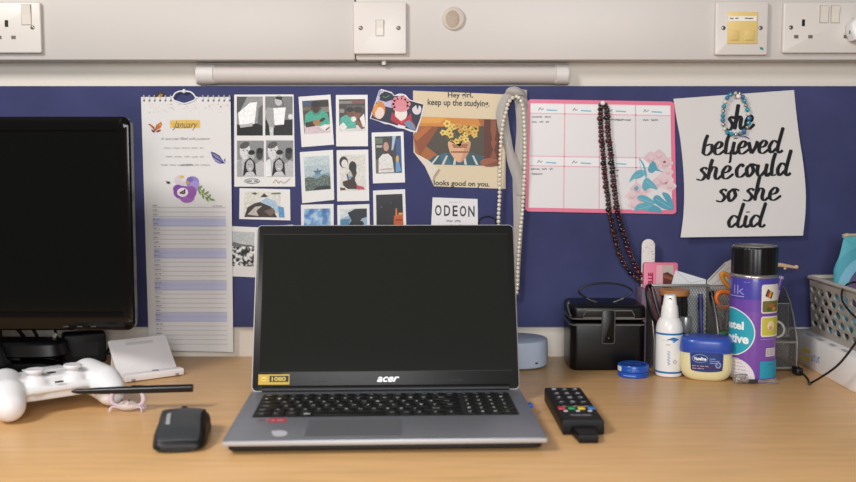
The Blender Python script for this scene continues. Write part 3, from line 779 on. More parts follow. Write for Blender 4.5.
def build_ticket():
    t = T('cinema_ticket', 'small white card printed ODEON pinned above the laptop', 'card', wp(455, 262, BY))
    out = [(432.6, 197.4), (477.6, 199), (478.4, 262), (429.4, 261)]
    sh = sheet(t, 'card', out, wallmap(t, BY, 0.0006), 0.0006, M('ticket_card', 'dedbdc', 0.5))
    f = Flat(wallmap(t, BY, 0.0012))
    for k, (c, x0, x1) in enumerate((('O', 435, 441.6), ('D', 444, 450.2), ('E', 452.6, 457.6), ('O', 459.8, 466.2), ('N', 468.2, 474.6))): f.text(c, x0, 205+0.25*k, x1, 215.8+0.25*k, '232224', 0.02)
    f.scrawl(449, 202.4, 462, 1.6, 0.5, 'b9b4b4', 2)
    f.scrawl(446.6, 221, 462.4, 2.4, 0.6, '4b494c', 21); f.scrawl(445, 225.6, 463, 2.4, 0.6, '4b494c', 22)
    f.done('print', sh)
build_ticket()

def hair_loop():
    t = T('hair_tie', 'thin black elastic loop on the board beside the white ODEON card', 'hair tie', wp(489, 232, BY))
    P = [(478.5, 222), (481, 218.4), (486, 216.6), (491.5, 217.2), (495.6, 221), (494, 227), (487, 229.6), (480, 227.6)]
    b = B(); b.tube([t.L(wp(x, y, BY-0.0016)) for x, y in P], 0.0011, M('black_elastic', '151520', 0.8), 8, True, 6); b.done('elastic_loop', t)
hair_loop()

# ------------------------------------------------------------------ ribbon, pearls
def build_ribbon():
    t = T('satin_ribbon', 'grey satin ribbon looped over the top of the board behind the pearls', 'ribbon', wp(514, 300, BY))
    sat = M('grey_satin', 'a39d97', 0.42, spec=0.5, var=0.06, scale=60, stretch=(6, 1, 1))
    def strip(rows, name):
        b = B(); n = 6; vs = []; fs = []
        rr = []
        P = spline([Vector((a, y, d)) for a, y, d in [(r[0], r[1], r[3]) for r in rows]], 5); Q = spline([Vector((a, y, d)) for a, y, d in [(r[2], r[1] + (r[5] if len(r) > 5 else 0), r[4]) for r in rows]], 5)
        for i, (p, q) in enumerate(zip(P, Q)):
            for k in range(n+1):
                u = k/n; w = math.sin(u*math.pi)*0.0016
                vs.append(t.L(wp(p.x*(1-u)+q.x*u, p.y*(1-u)+q.y*u, BY - (p.z*(1-u)+q.z*u) - w)))
        for i in range(len(P)-1):
            for k in range(n): fs.append((i*(n+1)+k, i*(n+1)+k+1, (i+1)*(n+1)+k+1, (i+1)*(n+1)+k))
        b.add(vs, fs, sat); o = b.done(name, t, 60)
        m = o.modifiers.new('thickness', 'SOLIDIFY'); m.thickness = 0.0005; m.offset = 0
    # rows: left x, y, right x, left depth, right depth, right y offset
    strip([(513, 88, 527, .004, .004, 2), (514.5, 100, 527, .0035, .005, 1), (516.5, 125, 527.2, .003, .006, 0), (515, 150, 527, .003, .005, 0), (512.6, 170, 526, .003, .0045), (513, 195, 524.6, .003, .005), (513.6, 225, 523, .003, .006), (513, 255, 521, .003, .005), (512, 290, 519, .003, .004)], 'ribbon_tail')
    strip([(507.4, 91, 524, .010, .011, -1), (501.8, 97, 514, .0095, .010, 0), (496.6, 110, 508, .009, .0095, -2), (497.4, 125, 509, .0085, .009, 0), (501, 140, 511.6, .008, .0085, 0), (505.6, 152, 514, .0075, .008, 0), (507.6, 163, 520, .0075, .008, 2), (513, 180, 525, .0075, .008, 2), (516, 195, 525.6, .0072, .008, 0)], 'ribbon_tail')
    strip([(505, 93.4, 510, .0105, .007, 3), (506.6, 89.4, 514, .0125, .012, 6), (511, 87, 519, .0135, .013, 8), (517, 87, 523, .0135, .013, 8), (523, 91, 526, .0115, .010, 8), (528, 101, 527, .008, .007, 5)], 'ribbon_fold')
build_ribbon()

def push_pin(label, px, py, dep, m):
    t = T('push_pin', label, 'push pin', wp(px, py, BY - 0.0015))
    q = t.L(wp(px, py, BY)); xf = TR((q.x, 0, q.z)) @ RX(math.pi/2, 4, 'X')
    b = B(); b.lathe([(0.0006, -0.001), (0.0006, dep), (0.0001, dep+0.0005)], SCREWM, 10, xf=xf); b.done('needle', t)
    b = B(); b.lathe([(0.0012, dep-0.002), (0.0034, dep-0.001), (0.0040, dep+0.001), (0.0032, dep+0.003), (0.0012, dep+0.0038)], m, 20, xf=xf); b.done('pin_head', t)

def resample(P, step):
    out = [P[0]]; acc = 0
    i = 0; cur = P[0]
    for q in P[1:]:
        while (q - cur).length + acc >= step:
            d = q - cur; k = (step - acc)/d.length
            cur = cur + d*k; out.append(cur); acc = 0
        acc += (q - cur).length; cur = q
    return out

def build_pearls():
    t = T('pearl_necklace', 'string of cream pearls hanging over the grey ribbon', 'necklace', wp(512, 300, BY))
    P = [(516.6, 96.6), (511.6, 98.6), (508, 104), (506, 112), (503.4, 121), (502, 131), (501, 142), (500.4, 155), (500, 170), (499.8, 185), (499.4, 200), (498.6, 215), (498.6, 230), (500, 250), (505, 275), (510, 292), (515, 296), (517.4, 288), (518, 270), (519, 250), (520.6, 230), (522.4, 210), (523.6, 190), (524.8, 165), (524.8, 140), (524, 120), (523, 108), (520.6, 100)]
    dep = lambda y: 0.0165 if y < 140 else 0.0165 - min(1, (y-140)/50)*0.004
    pts = [t.L(wp(x, y, BY - dep(y))) for x, y in P]
    sp = spline(pts, 10, True)
    step = 4.15*1.63/F
    rs = resample(sp + [sp[0]], step)
    b = B(); b.tube(sp, 0.0004, M('thread_cream', 'cfc7ba', 0.7), 6, True, 1); b.done('string', t)
    pm = M('pearl', 'ddd4c2', 0.18, coat=0.6, sss=0.08)
    b = B(); b.ball((0, 0, 0), step*0.485, pm, 16); src = b.done('bead', t); src.location = rs[0]
    for p in rs[1:99]: copy_part(src, t, p)
build_pearls()

# ------------------------------------------------------------------ weekly planner
def build_planner():
    t = T('weekly_planner', 'pink edged weekly planner sheet with grid boxes and blue leaves', 'planner', wp(600, 214, BY))
    def q(u, v):
        a = (527.4, 99.2), (674.4, 101.6), (676.4, 214.2), (525, 211.4)
        return tuple(a[0][i]*(1-u)*(1-v)+a[1][i]*u*(1-v)+a[2][i]*u*v+a[3][i]*(1-u)*v for i in (0, 1))
    def rr(x0, y0, x1, y1, r): return [q(x, y) for x, y in [((a), b) for a, b in rrect(x0, y0, x1, y1, r)]]
    sh = sheet(t, 'board', [q(x, y) for x, y in rrect(0, 0, 1, 1, 0.03)], wallmap(t, BY, 0.0006), 0.0022, M('planner_pink', 'e0708f', 0.4))
    f = Flat(wallmap(t, BY, 0.0028), 0.00003); f.uv = q
    f.add(R(.022, .035, .972, .965), M('planner_white', 'dcd8d8', 0.4))
    xs = (.022, .255, .49, .735, .972)
    for v0, v1 in ((.045, .125), (.51, .595)): f.add(R(.022, v0, .972, v1), 'e7e6e6')
    for v in (.125, .505, .592): f.add(R(.022, v-.004, .972, v+.004), 'e3a3b3'); f.l -= f.step
    for x in xs[1:4]: f.add(R(x-.0035, .035, x+.0035, .965), 'e3a3b3'); f.l -= f.step
    f.l += 2*f.step
    for k, x in enumerate(xs[:4]):
        for v in (.085, .552):
            if v > .5 and k == 3: continue
            f.line([(x+.055, v+.015), (x+.065, v-.012), (x+.075, v+.01), (x+.088, v-.006)], .0045, '56606a', 3); f.l -= f.step
            f.line([(x+.11, v+.008), (x+.18, v+.012)], .012, '7fb6c6'); f.l -= f.step
    f.uv = None
    for i, (x0, y, x1) in enumerate(((532, 117, 551), (532, 122, 549), (608, 119.6, 625), (617, 120, 634), (643, 120, 658), (531, 169, 553), (532, 174, 545), (612, 170.6, 620), (612, 176, 619))):
        f.scrawl(x0, y, x1, 2.2, 0.62, '4f4a52', i)
    # blossoms and leaves in the corner
    for x, y, r in ((651, 158, 7), (659, 155, 6), (665, 163, 7.5), (656, 165, 6), (664, 180, 9), (670, 186, 6), (657, 183, 6), (637, 189, 6.5), (632, 196, 6), (641, 198, 7), (634, 205, 6), (646, 190, 5), (668, 172, 5)):
        f.add(s2([(x+r*(1+.12*(-1)**k)*math.cos(k*.785), y+.85*r*(1+.12*(-1)**k)*math.sin(k*.785)) for k in range(8)], 3, True), 'd9bcc1' if int(x) % 2 else 'dfc6c8')
        f.add(s2([(x+r*.5*math.cos(k*1.05), y+.45*r*math.sin(k*1.05)+r*.1) for k in range(6)], 3, True), 'cfaab1')
        f.add(s2([(x+r*.4*math.cos(k*1.05), y+.34*r*math.sin(k*1.05)-r*.04) for k in range(6)], 3, True), 'dcc2c5')
        f.l -= f.step*2.9
    f.l += f.step*3
    f.add(E(664.5, 162, 1.6, 1.2), 'a8404e'); f.add(E(642, 199, 1.2, 1.5), 'b06068'); f.add(E(666, 183, 1.3, 1.3), 'b58089')
    for L_ in ([(645.6, 176.6), (643, 166), (638.4, 157), (644, 164), (647, 175)], [(629, 182), (634, 173), (641, 169.6), (646, 173), (640, 178), (634, 179)], [(648, 171), (649, 165.4), (653, 161), (656, 164), (658, 169), (664, 172.4), (656, 170.6), (652, 173)],
               [(644, 180), (648, 178), (656, 186), (657, 189.6), (650, 188), (645, 191), (642, 187)], [(634, 188), (637, 185.6), (638.6, 188.6), (636, 191)], [(637, 198), (641, 195), (648, 197), (656, 203), (650, 204), (643, 202)],
               [(634, 211), (638, 204), (648, 203), (655, 206), (648, 210.6), (640, 210)], [(653, 198), (658, 195), (664, 200), (672, 206), (673, 210), (664, 209), (656, 204)], [(662, 193), (668, 193.6), (672, 200), (673.6, 208), (667, 202)], [(648, 211), (653, 205), (660, 208), (662, 212.4), (655, 212)]):
        f.add(s2(L_, 3, True), '62a7b8' if L_[0][0] < 648 else '559db3'); f.l -= f.step*.5
    f.l += f.step
    for P in ([(646, 178), (641, 168), (639, 159)], [(630, 181), (640, 174)], [(646, 181), (655, 188)], [(639, 209), (652, 206)], [(656, 199), (671, 208)], [(638, 198), (652, 203)]): f.line(P, 0.5, '8cc4cf')
    f.done('print', sh)
build_planner()

# ------------------------------------------------------------------ garnet bead necklace
def build_garnets():
    t = T('bead_necklace', 'long necklace of dark red beads hanging across the weekly planner', 'necklace', wp(620, 287, BY))
    A = [(600.4, 103), (599.6, 112), (600, 130), (602, 152), (604, 176), (607, 198), (608.6, 213), (612, 228), (616.4, 246), (621.4, 260), (628, 270), (636.6, 278.8), (644, 283.6)]
    Bp = [(602.4, 102.4), (606, 110), (607, 132), (609.6, 152), (612, 176), (614.6, 198), (617, 213), (620.4, 226), (625.4, 242), (630.4, 256), (635.4, 268), (641.6, 276.6), (648, 281.4)]
    rnd = random.Random(8)
    m1 = M('garnet_bead', '4a0f18', 0.12, coat=0.7); m2 = M('dark_bead', '170b0d', 0.1, coat=0.7); m3 = M('bronze_bead', '4a3226', 0.15, 0.3)
    srcs = {}
    for r in (0.0019, 0.0027, 0.0032, 0.0037, 0.0047):
        for m in (m1, m2, m3):
            b = B(); bb = bmesh.new(); bmesh.ops.create_icosphere(bb, subdivisions=2, radius=r); b.merge(bb, m); srcs[(r, m.name)] = b
    made = {}; cnt = 0; rest = []
    for line, o in ((A, 0), (Bp, 0), (A, 2.6), (Bp, 2.8)):
        def dep(y): return 0.0075 if y < 205 else (0.0075 + (y-205)/75*0.012)
        pts = [t.L(wp(x+o, y + (0.6 if o > 0 else 0), BY - dep(y) - (0.0015 if o > 0 else 0))) for x, y in line]
        sp = spline(pts, 12)
        b = B(); b.tube(sp, 0.0004, M('thread_dark', '1b1012', 0.7), 5, False, 1); b.done('string', t)
        rs = []; i = 0; pos = 0.0; L = [0]
        for a, c in zip(sp, sp[1:]): L.append(L[-1]+(c-a).length)
        def at(d):
            for k in range(len(L)-1):
                if L[k+1] >= d: return sp[k].lerp(sp[k+1], (d-L[k])/max(1e-9, L[k+1]-L[k]))
            return sp[-1]
        while True:
            r = (0.0047 if i % 5 == 3 else rnd.choice((0.0032, 0.0037))) if o == 0 else (0.0019 if i % 5 else 0.0027)
            pos += r
            if pos > L[-1]: break
            m = rnd.choice((m1, m2, m2, m1, m3)); rs.append((at(pos), r, m)); pos += r*1.05; i += 1
        rest += rs
    rest.sort(key=lambda q: -q[1])
    for p, r, m in rest[:100]:
        k = (r, m.name)
        if k not in made: made[k] = srcs[k].done('bead', t); srcs[k] = None; made[k].location = p
        else: copy_part(made[k], t, p)
    b = B()
    for p, r, m in rest[100:]:
        bb = bmesh.new(); bmesh.ops.create_icosphere(bb, subdivisions=2, radius=r); bmesh.ops.translate(bb, vec=p, verts=bb.verts); b.merge(bb, m)
    b.done('small_bead', t)['kind'] = 'stuff'
    for s_ in srcs.values():
        if s_ is not None: s_.bm.free()
build_garnets()
push_pin('white push pin holding the dark red bead necklace', 601.4, 103.4, 0.0105, M('pin_white', 'e9dfdc', 0.3))

# ------------------------------------------------------------------ brush-lettered quotation
HAND = {
 's': (.72, [[(.72, .84), (.52, 1.0), (.32, .82), (.5, .56), (.6, .3), (.38, .0), (.02, .1)]]),
 'h': (.95, [[(.3, 2.05), (.2, 1.2), (.08, 0)], [(.1, .4), (.36, .98), (.6, .84), (.56, .25), (.72, .0), (.98, .25)]]),
 'e': (.74, [[(.1, .46), (.46, .56), (.6, .84), (.4, 1.02), (.14, .66), (.14, .16), (.42, .0), (.86, .36)]]),
 'b': (.8, [[(.34, 2.0), (.2, 1.1), (.1, .06)], [(.1, .1), (.42, -.02), (.72, .34), (.64, .82), (.28, .74)]]),
 'l': (.5, [[(.36, 2.05), (.2, 1.1), (.18, .12), (.5, .1)]]),
 'i': (.46, [[(.24, 1.0), (.16, .3), (.3, .0), (.52, .24)], [(.31, 1.36), (.3, 1.5)]]),
 'v': (.72, [[(.06, .95), (.2, .35), (.32, .0)], [(.32, .0), (.58, .55), (.68, 1.0)]]),
 'd': (.98, [[(.66, .8), (.36, .98), (.1, .5), (.24, .03), (.62, .38)], [(.98, 2.1), (.8, 1.1), (.68, .3), (.82, .0), (1.06, .2)]]),
 'c': (.74, [[(.62, .78), (.44, 1.0), (.14, .6), (.2, .08), (.48, .0), (.84, .34)]]),
 'o': (.8, [[(.42, 1.0), (.12, .62), (.26, .0), (.6, .42), (.48, .98), (.84, .84)]]),
 'u': (.98, [[(.14, .95), (.1, .3), (.32, .02), (.66, .42)], [(.78, 1.0), (.7, .3), (.84, .0), (1.04, .24)]]),
}
def build_quote():
    t = T('quotation_print', 'white paper print reading she believed she could so she did', 'print', wp(740, 238, BY))
    L = [(673.4, 98.8), (676.5, 118), (680.4, 140), (683, 165), (684.2, 190), (683.4, 215), (680.6, 237.4)]
    Rr = [(794, 90), (796.2, 112), (799.4, 138), (803.4, 165), (805.6, 190), (805.4, 212), (803, 235.6)]
    L = spline([Vector((a, b_, 0)) for a, b_ in L], 5); Rr = spline([Vector((a, b_, 0)) for a, b_ in Rr], 5)
    def bulge(x, y):
        v = max(0, (y-92)/145); u = (x-674)/130
        return 0.0012 + 0.012*v**2.2 + 0.004*math.sin(max(0, v)*math.pi)*u + 0.006*max(0, v-.86)/.14*(1-u)
    mp = lambda x, y, l: t.L(wp(x, y, BY - bulge(x, y) - l))
    nx = 14; vs = []; fs = []
    for p, q in zip(L, Rr):
        for k in range(nx+1):
            u = k/nx; y = p.y*(1-u)+q.y*u; x = p.x*(1-u)+q.x*u
            vs.append(mp(x, y, 0))
    for i in range(len(L)-1):
        for k in range(nx): a = i*(nx+1)+k; fs.append((a, a+1, a+nx+2, a+nx+1))
    b = B(); b.add(vs, fs, M('print_paper', 'd6d1ce', 0.6)); sh = b.done('sheet', t, 80)
    md = sh.modifiers.new('thickness', 'SOLIDIFY'); md.thickness = 0.0004; md.offset = -1
    # the solid grows behind the sheet only
    f = Flat(mp, 0.00002, 0.0004)
    blk = ink('131214', 0.5)
    def word(w, x0, base, x1, xh, slope=0.0, pen=0.30, asc=0.62):
        tot = sum(HAND[c][0] for c in w); k = (x1-x0)/tot; x = 0
        for c in w:
            wd, strokes = HAND[c]
            for st in strokes:
                pts = [(x0 + (x+px+py*0.06)*k, base + slope*(x0+(x+px)*k-x0) - (py if py < 1.1 else 1+(py-1)*(asc if c != 'd' else 0.95))*xh) for px, py in st]
                f.line(pts, xh*pen*1.06, blk, 7, True); f.l -= f.step
                f.l += f.step*0.25
            x += wd
        f.l += f.step
    word('she', 725.5, 130, 753, 13, -0.05, asc=0.9)
    word('believed', 701.5, 155.0, 781.5, 12.4, -0.03)
    f.line([(731, 150), (730.4, 160), (729, 163)], 2.6, blk, 4, True)
    word('she', 696, 180.4, 731.5, 12.4, -0.06); word('could', 734.5, 177, 789.5, 12.6, -0.03, asc=0.8)
    word('so', 715.5, 201.8, 738, 12.2, -0.04); word('she', 742.5, 201, 779, 12.2, -0.03, asc=0.95)
    word('did', 727, 227.6, 764, 12.0, -0.02)
    f.done('brush_lettering', sh)
build_quote()

def build_bracelet():
    t = T('bead_bracelet', 'turquoise and silver bead bracelet hung over the word she on the white paper', 'bracelet', wp(736, 137, BY))
    tq = M('turquoise_bead', '2f93a8', 0.25, coat=0.4, var=0.2, scale=300); tb = M('blue_bead', '3f78a5', 0.25, coat=0.4); sv = M('silver_bead', 'b9b7b1', 0.25, 0.8); wh = M('cream_bead', 'd9d3c4', 0.3); gr = M('green_bead', '5f9585', 0.3)
    P = [(735, 93.2), (728.6, 96), (724.6, 104), (723, 114), (723.2, 124), (726.4, 131.6), (731.6, 134), (737, 134.2), (743, 131.8), (748, 126), (749, 117), (746.6, 107), (743.6, 98.6), (740.6, 94)]
    sp = spline([t.L(wp(x, y, BY-0.0085)) for x, y in P], 10, True)
    rs = resample(sp+[sp[0]], 4.5*1.63/F)
    b = B(); b.tube(sp, 0.0005, M('thread_violet', '4a3f8c', 0.7), 6, True, 1); b.done('elastic', t)
    seq = [sv, tq, tb, wh, tq, sv, tq, tb, sv, wh, tq, tq, sv, gr, tb]; made = {}
    for i, p in enumerate(rs):
        m = seq[i % len(seq)]; r = 0.0037 if m in (tq, tb) else 0.0032
        if m.name not in made: b = B(); b.ball((0, 0, 0), r, m, 16); made[m.name] = b.done('bead', t); made[m.name].location = p
        else: copy_part(made[m.name], t, p)
    b = B(); b.tube([t.L(wp(x, y, BY-0.009)) for x, y in ((737, 134.4), (741, 136), (745, 136.4), (749.6, 138.6))], 0.0007, M('thread_violet', '4a3f8c', 0.7), 6); b.tube([t.L(wp(x, y, BY-0.009)) for x, y in ((738, 134), (742, 134), (746, 133))], 0.0014, M('thread_violet', '4a3f8c', 0.7), 6); b.done('knot_end', t)
build_bracelet()
push_pin('white push pin at the top of the turquoise bracelet', 736, 96.8, 0.0105, M('pin_white', 'e9dfdc', 0.3))

# ------------------------------------------------------------------ laptop
def build_laptop():
    cx = -0.0532
    t = T('laptop', 'open silver laptop with a dark screen in the middle of the desk', 'laptop', (cx+0.0012, 1.197, 0), math.radians(2.3))
    silver = M('laptop_silver', '8d9098', 0.38, 0.55, var=0.02, scale=50)
    edge = M('laptop_edge', 'b3b0ae', 0.5, 0.3)
    W = 0.366; y0, y1 = -0.1165, 0.1215; zt_ = 0.0185
    b = B()
    b.prism(rrect(-W/2, y0, W/2, y1, 0.008, 5), 0.0122, zt_, silver, 0.0012, 2)
    b.done('base', t)
    b = B(); b.prism(rrect(-W/2+0.004, y0+0.012, W/2-0.004, y1-0.003, 0.008, 5), 0.003, 0.0121, M('laptop_underside', '1a1a1c', 0.5), 0.0025, 3); b.done('bottom_cover', t)
    b = B(); b.prism(rrect(-W/2-0.0003, y0-0.0004, W/2+0.0003, y0+0.006, 0.003, 4), 0.0126, zt_-0.001, edge, 0.0008, 2); b.done('front_edge', t)
    for x in (-0.15, 0.15):
        for y in (-0.07, 0.10):
            b = B(); b.lathe([(0.006, 0), (0.007, 0.001), (0.007, 0.0032)], DARK, 20, c=(x, y, 0)); b.done('rubber_foot', t)
    # keyboard
    K = lambda px, py: t.L(gp(px, py, zt_))
    kb = (K(253.5, 416.8).x+0.003, K(253.5, 416.8).y, K(514, 395.6).x-0.0, K(262, 395.4).y)
    kx0, ky0, kx1, ky1 = -0.1615, kb[1]-0.002, 0.1625, kb[3]+0.001
    b = B(); b.prism(rrect(kx0-0.002, ky0-0.002, kx1+0.002, ky1+0.002, 0.003, 3), zt_+0.00005, zt_+0.0003, M('key_well', '222225', 0.6)); kbo = b.done('keyboard', t)
    rows = [['esc'] + ['F%d' % i for i in range(1, 13)] + ['Ps', 'Del'],
            list('`1234567890-=') + ['Back'], ['Tab'] + list('QWERTYUIOP[]') + ['Ent'], ['Caps'] + list("ASDFGHJKL;'#") + ['Ent'],
            ['Shf', '\\'] + list('ZXCVBNM,./') + ['Shift'], ['Ctl', 'Fn', 'Win', 'Alt', '', 'Alt', 'Ctl', '<', 'v', '>']]
    wid = [[1]*15, [1]*13+[2], [1.5]+[1]*12+[1.5], [1.75]+[1]*12+[1.25], [1.25, 1]+[1]*10+[2.75], [1.25, 1, 1, 1, 5.25, 1, 1, 1.15, 1.15, 1.2]]
    pad = [['Ho', 'Pu', 'Pd', 'End'], ['Nm', '/', '*', '-'], ['7', '8', '9', '+'], ['4', '5', '6', '+'], ['1', '2', '3', 'En'], ['0', '.', '=', 'En']]
    unit = (kx1-kx0)/18.9; ph = (ky1-ky0)/6
    km = M('key_black', '0a0a0b', 0.5); lg = M('key_legend', 'd2d2ce', 0.5)
    for r in range(6):
        y = ky1 - (r+0.5)*ph; x = kx0
        items = list(zip(rows[r], wid[r])) + [(None, 0.25)] + [(p, 0.9125) for p in pad[r]]
        for ch, w in items:
            ww = w*unit
            if ch is not None:
                b = B(); cxk = x+ww/2
                b.box((0, 0, 0.0007), (ww-0.0028, ph-0.0028, 0.0013), km, 0.0005, 1)
                if ch:
                    vs, fs = text_geo(ch, 0.01)
                    h = 0.0052 if len(ch) == 1 else 0.0032; wx = h*(0.75 if len(ch) == 1 else 0.62*len(ch))
                    b.add([(-ww*0.22 - wx/2 + wx*u + (0.0015 if len(ch) > 2 else 0), ph*0.1 - h/2 + h*v, 0.0014) for u, v in vs], fs, lg)
                if r == 5 and ch == 'Alt' and x < 0: b.box((0.0, -0.001, 0.00142), (0.008, 0.005, 0.0001), M('key_sticker', 'cfcfcf', 0.4))
                k = b.done('key', kbo, recalc=False); k.location = (cxk, y, zt_+0.0003)
            x += ww
    a, c = K(304, 437), K(398, 419)
    b = B(); b.prism(rrect(a.x, a.y, c.x+0.004, c.y+0.001, 0.002, 3), zt_+0.00002, zt_+0.0002, M('touchpad_grey', '85878c', 0.3, 0.4)); b.done('touchpad', t)
    # palm rest stickers
    mp = lambda px, py, l: t.L(gp(px, py, zt_+l))
    f = Flat(mp, 0.00005, 0.0002); f.add([(255.5, 422.6), (258.5, 417.8), (287.6, 417.8), (286, 422.6)], '8c7f86'); f.add([(267.5, 422.2), (269.8, 418.2), (287, 418.2), (285.4, 422.2)], 'c23a4e')
    f.scrawl(271, 420.2, 284, 1.6, 0.6, 'd8a0a6', 4); f.scrawl(258, 420.2, 266, 1.8, 0.7, '5a4650', 5); f.done('red_sticker', t)
    f = Flat(mp, 0.00005, 0.0002); f.add(s2([(271.6, 431), (275, 430.8), (279, 430.2), (285, 431), (287.4, 433.2), (284, 436), (276, 436.4), (272.6, 434.4)], 3, True), 'c9cad0'); f.done('white_sticker', t)
    # lid
    hy, hz = 0.1195, 0.0215
    tilt = math.atan2(1.399-1.3195, 0.2375-0.0215)
    xf = TR((0, hy, hz)) @ RX(-tilt, 4, 'X') @ RX(math.pi/2, 4, 'X')    # lid plane: x across, y up the lid, z towards the user
    lh = 0.2325
    b = B(); b.prism(rrect(-W/2, -0.004, W/2, lh, 0.008, 6), -0.0065, -0.0009, edge, 0.0014, 2, xf=xf); lid = b.done('lid', t)
    b = B(); b.prism(rrect(-W/2+0.0016, -0.002, W/2-0.0016, lh-0.0016, 0.0065, 6), -0.0009, 0.0005, M('bezel_plastic', '1f1f1e', 0.3, spec=0.25), 0.0004, 2, xf=xf); b.done('bezel', lid)
    b = B(); b.prism(R(-0.1725, 0.0235, 0.1725, lh-0.0145), 0.0005, 0.00058, M('laptop_display', '222320', 0.08, spec=0.3), xf=xf); b.done('display', lid)
    b = B()
    for s_ in (-1, 1): b.prism(R(-0.1732, lh-0.0148, 0.1732, lh-0.0140) if s_ > 0 else R(-0.1732, 0.0228, 0.1732, 0.0234), 0.0005, 0.0007, M('bezel_lip', '0e0e0e', 0.5), xf=xf)
    b.done('display_rim', lid)
    q = lambda x, y, l: xf @ Vector((x, y, 0.0005+l))
    f = Flat(q, 0.00005, 0.0001); f.text('acer', -0.0125, 0.0085, 0.0178, 0.0158, M('logo_silver', 'd5d5d2', 0.3, 0.2), 0.025, 0.35, flip=False); f.done('logo', lid)
    f = Flat(q, 0.00005, 0.0001)
    x0, x1, yy0, yy1 = -0.1735, -0.1315, 0.0062, 0.0202
    f.add(R(x0, yy0, x1, yy1), 'c9a53c'); f.add(R(x0+0.015, yy0+0.0035, x1-0.0012, yy1-0.002), '2b2517'); f.text('1080', x0+0.018, yy0+0.0048, x1-0.005, yy1-0.0034, 'd9bd5a', 0.02, flip=False)
    f.add(R(x0+0.0045, yy0+0.005, x0+0.0105, yy1-0.0038), 'e6d27d'); f.add(R(x0+0.0052, yy0+0.0064, x0+0.0098, yy1-0.0056), 'b8922e'); f.done('yellow_sticker', lid)
    f = Flat(q, 0.00005, 0.0001)
    for x in (-0.10, 0.085): f.add(R(x, 0.0098, x+0.02, 0.0108), '171717')
    f.done('rubber_bumper', lid)
    b = B(); b.tube([(-0.168, hy+0.001, hz-0.001), (0.168, hy+0.001, hz-0.001)], 0.0055, M('hinge_black', '0c0c0d', 0.45), 16, False, 1); b.done('hinge', t)
    return t
build_laptop()
p = gp(529, 404, 0.014)
t = T('usb_dongle', 'tiny blue dongle sticking out of the laptop side near the speaker', 'dongle', (0.1296, p.y, 0.0125))
b = B(); b.box((0.0035, 0, 0), (0.0065, 0.013, 0.0045), M('dongle_blue', '1d5bb8', 0.4), 0.0012, 3); b.done('cover', t)
b = B(); b.box((0.0002, 0, 0), (0.0012, 0.011, 0.0035), SCREWM, 0.0003); b.done('connector', t)

# ------------------------------------------------------------------ desktop monitor
def build_monitor():
    my = 1.42; xr, xl = -0.4285, -0.9385; z0, z1 = 0.083, 0.3935
    t = T('monitor', 'glossy black desktop monitor switched off beside the wall calendar', 'monitor', ((xl+xr)/2, my+0.05, 0))
    hw = (xr-xl)/2; cz = (z0+z1)/2; hh = (z1-z0)/2
    gl = M('monitor_gloss', '0b0a09', 0.12, spec=0.4)
    xf = TR((0, -0.05, 0)) @ RX(math.pi/2, 4, 'X')         # x across, y up, z towards the user
    b = B(); b.prism(rrect(-hw+0.004, z0+0.004, hw-0.004, z1-0.004, 0.012, 6), -0.035, -0.012, BLACKP, 0.006, 3, xf=xf); b.done('housing', t)
    # frame with bevelled inner edge
    def ring(r, x0, y0, x1, y1, z): return [Vector((a, c, z)) for a, c in rrect(x0, y0, x1, y1, r, 6)]
    ix0, ix1 = -hw+0.0165, hw-0.0165
    iz1 = z1-0.0195; iz0 = z0+0.027
    secs = [ring(.012, -hw, z0, hw, z1, -0.014), ring(.012, -hw, z0, hw, z1, -0.003), ring(.011, -hw+0.0025, z0+0.0025, hw-0.0025, z1-0.0025, 0.0),
            ring(.008, -hw+0.010, z0+0.012, hw-0.010, z1-0.012, 0.0015), ring(.002, ix0, iz0, ix1, iz1, 0.0005), ring(.002, ix0, iz0, ix1, iz1, -0.003)]
    b = B(); b.loft(secs, gl, False, xf); b.done('bezel', t)
    b = B(); b.prism(R(ix0, iz0, ix1, iz1), -0.005, -0.0028, M('monitor_display', '0b0c0b', 0.14, spec=0.3), xf=xf); b.done('display', t)
    # stand
    b = B(); b.prism(rrect(-0.035, 0.012, 0.035, 0.2, 0.01), -0.062, -0.036, BLACKP, 0.003, 2, xf=xf); b.done('stand_neck', t)
    b = B(); b.sup([(0.0, 0.134, 0.10, 3), (0.008, 0.135, 0.101, 3), (0.014, 0.130, 0.095, 3), (0.020, 0.112, 0.078, 3), (0.023, 0.09, 0.06, 3)], GLOSSB, 56, (0.0, 0.0, 0)); b.done('stand_base', t)
    b = B(); b.sup([(0.0225, 0.05, 0.035, 2.4), (0.03, 0.042, 0.022, 2.4), (0.05, 0.036, 0.016, 2.6)], BLACKP, 40, (0, 0.0, 0)); b.done('stand_collar', t)
    b = B(); b.sup([(0.026, 0.112, 0.030, 4), (0.029, 0.116, 0.034, 4), (0.046, 0.112, 0.033, 4), (0.050, 0.105, 0.028, 4)], BLACKP, 48, (0.0, 0.055, 0)); b.box((0, 0.055, 0.022), (0.1, 0.04, 0.02), BLACKP, 0.002); b.done('cable_tray', t)
    b = B()
    for k in range(3):
        b.box((hw-0.06-0.02*k, -0.05-0.0016, z0+0.006), (0.008, 0.001, 0.002), M('button_grey', '3a3836', 0.4), 0.0003)
    b.done('button_strip', t)
build_monitor()
def cable(name, label, pts, r, m, cat='cable'):
    pts = [Vector(p) for p in pts]
    low = min(pts, key=lambda p: p.z)
    t = T(name, label, cat, (low.x, low.y, max(0, low.z - r)))
    b = B(); b.tube([t.L(p) for p in pts], r, m, 10, False, 8); b.done('cord', t); return t
cb = M('cable_black', '0d0d0e', 0.45)
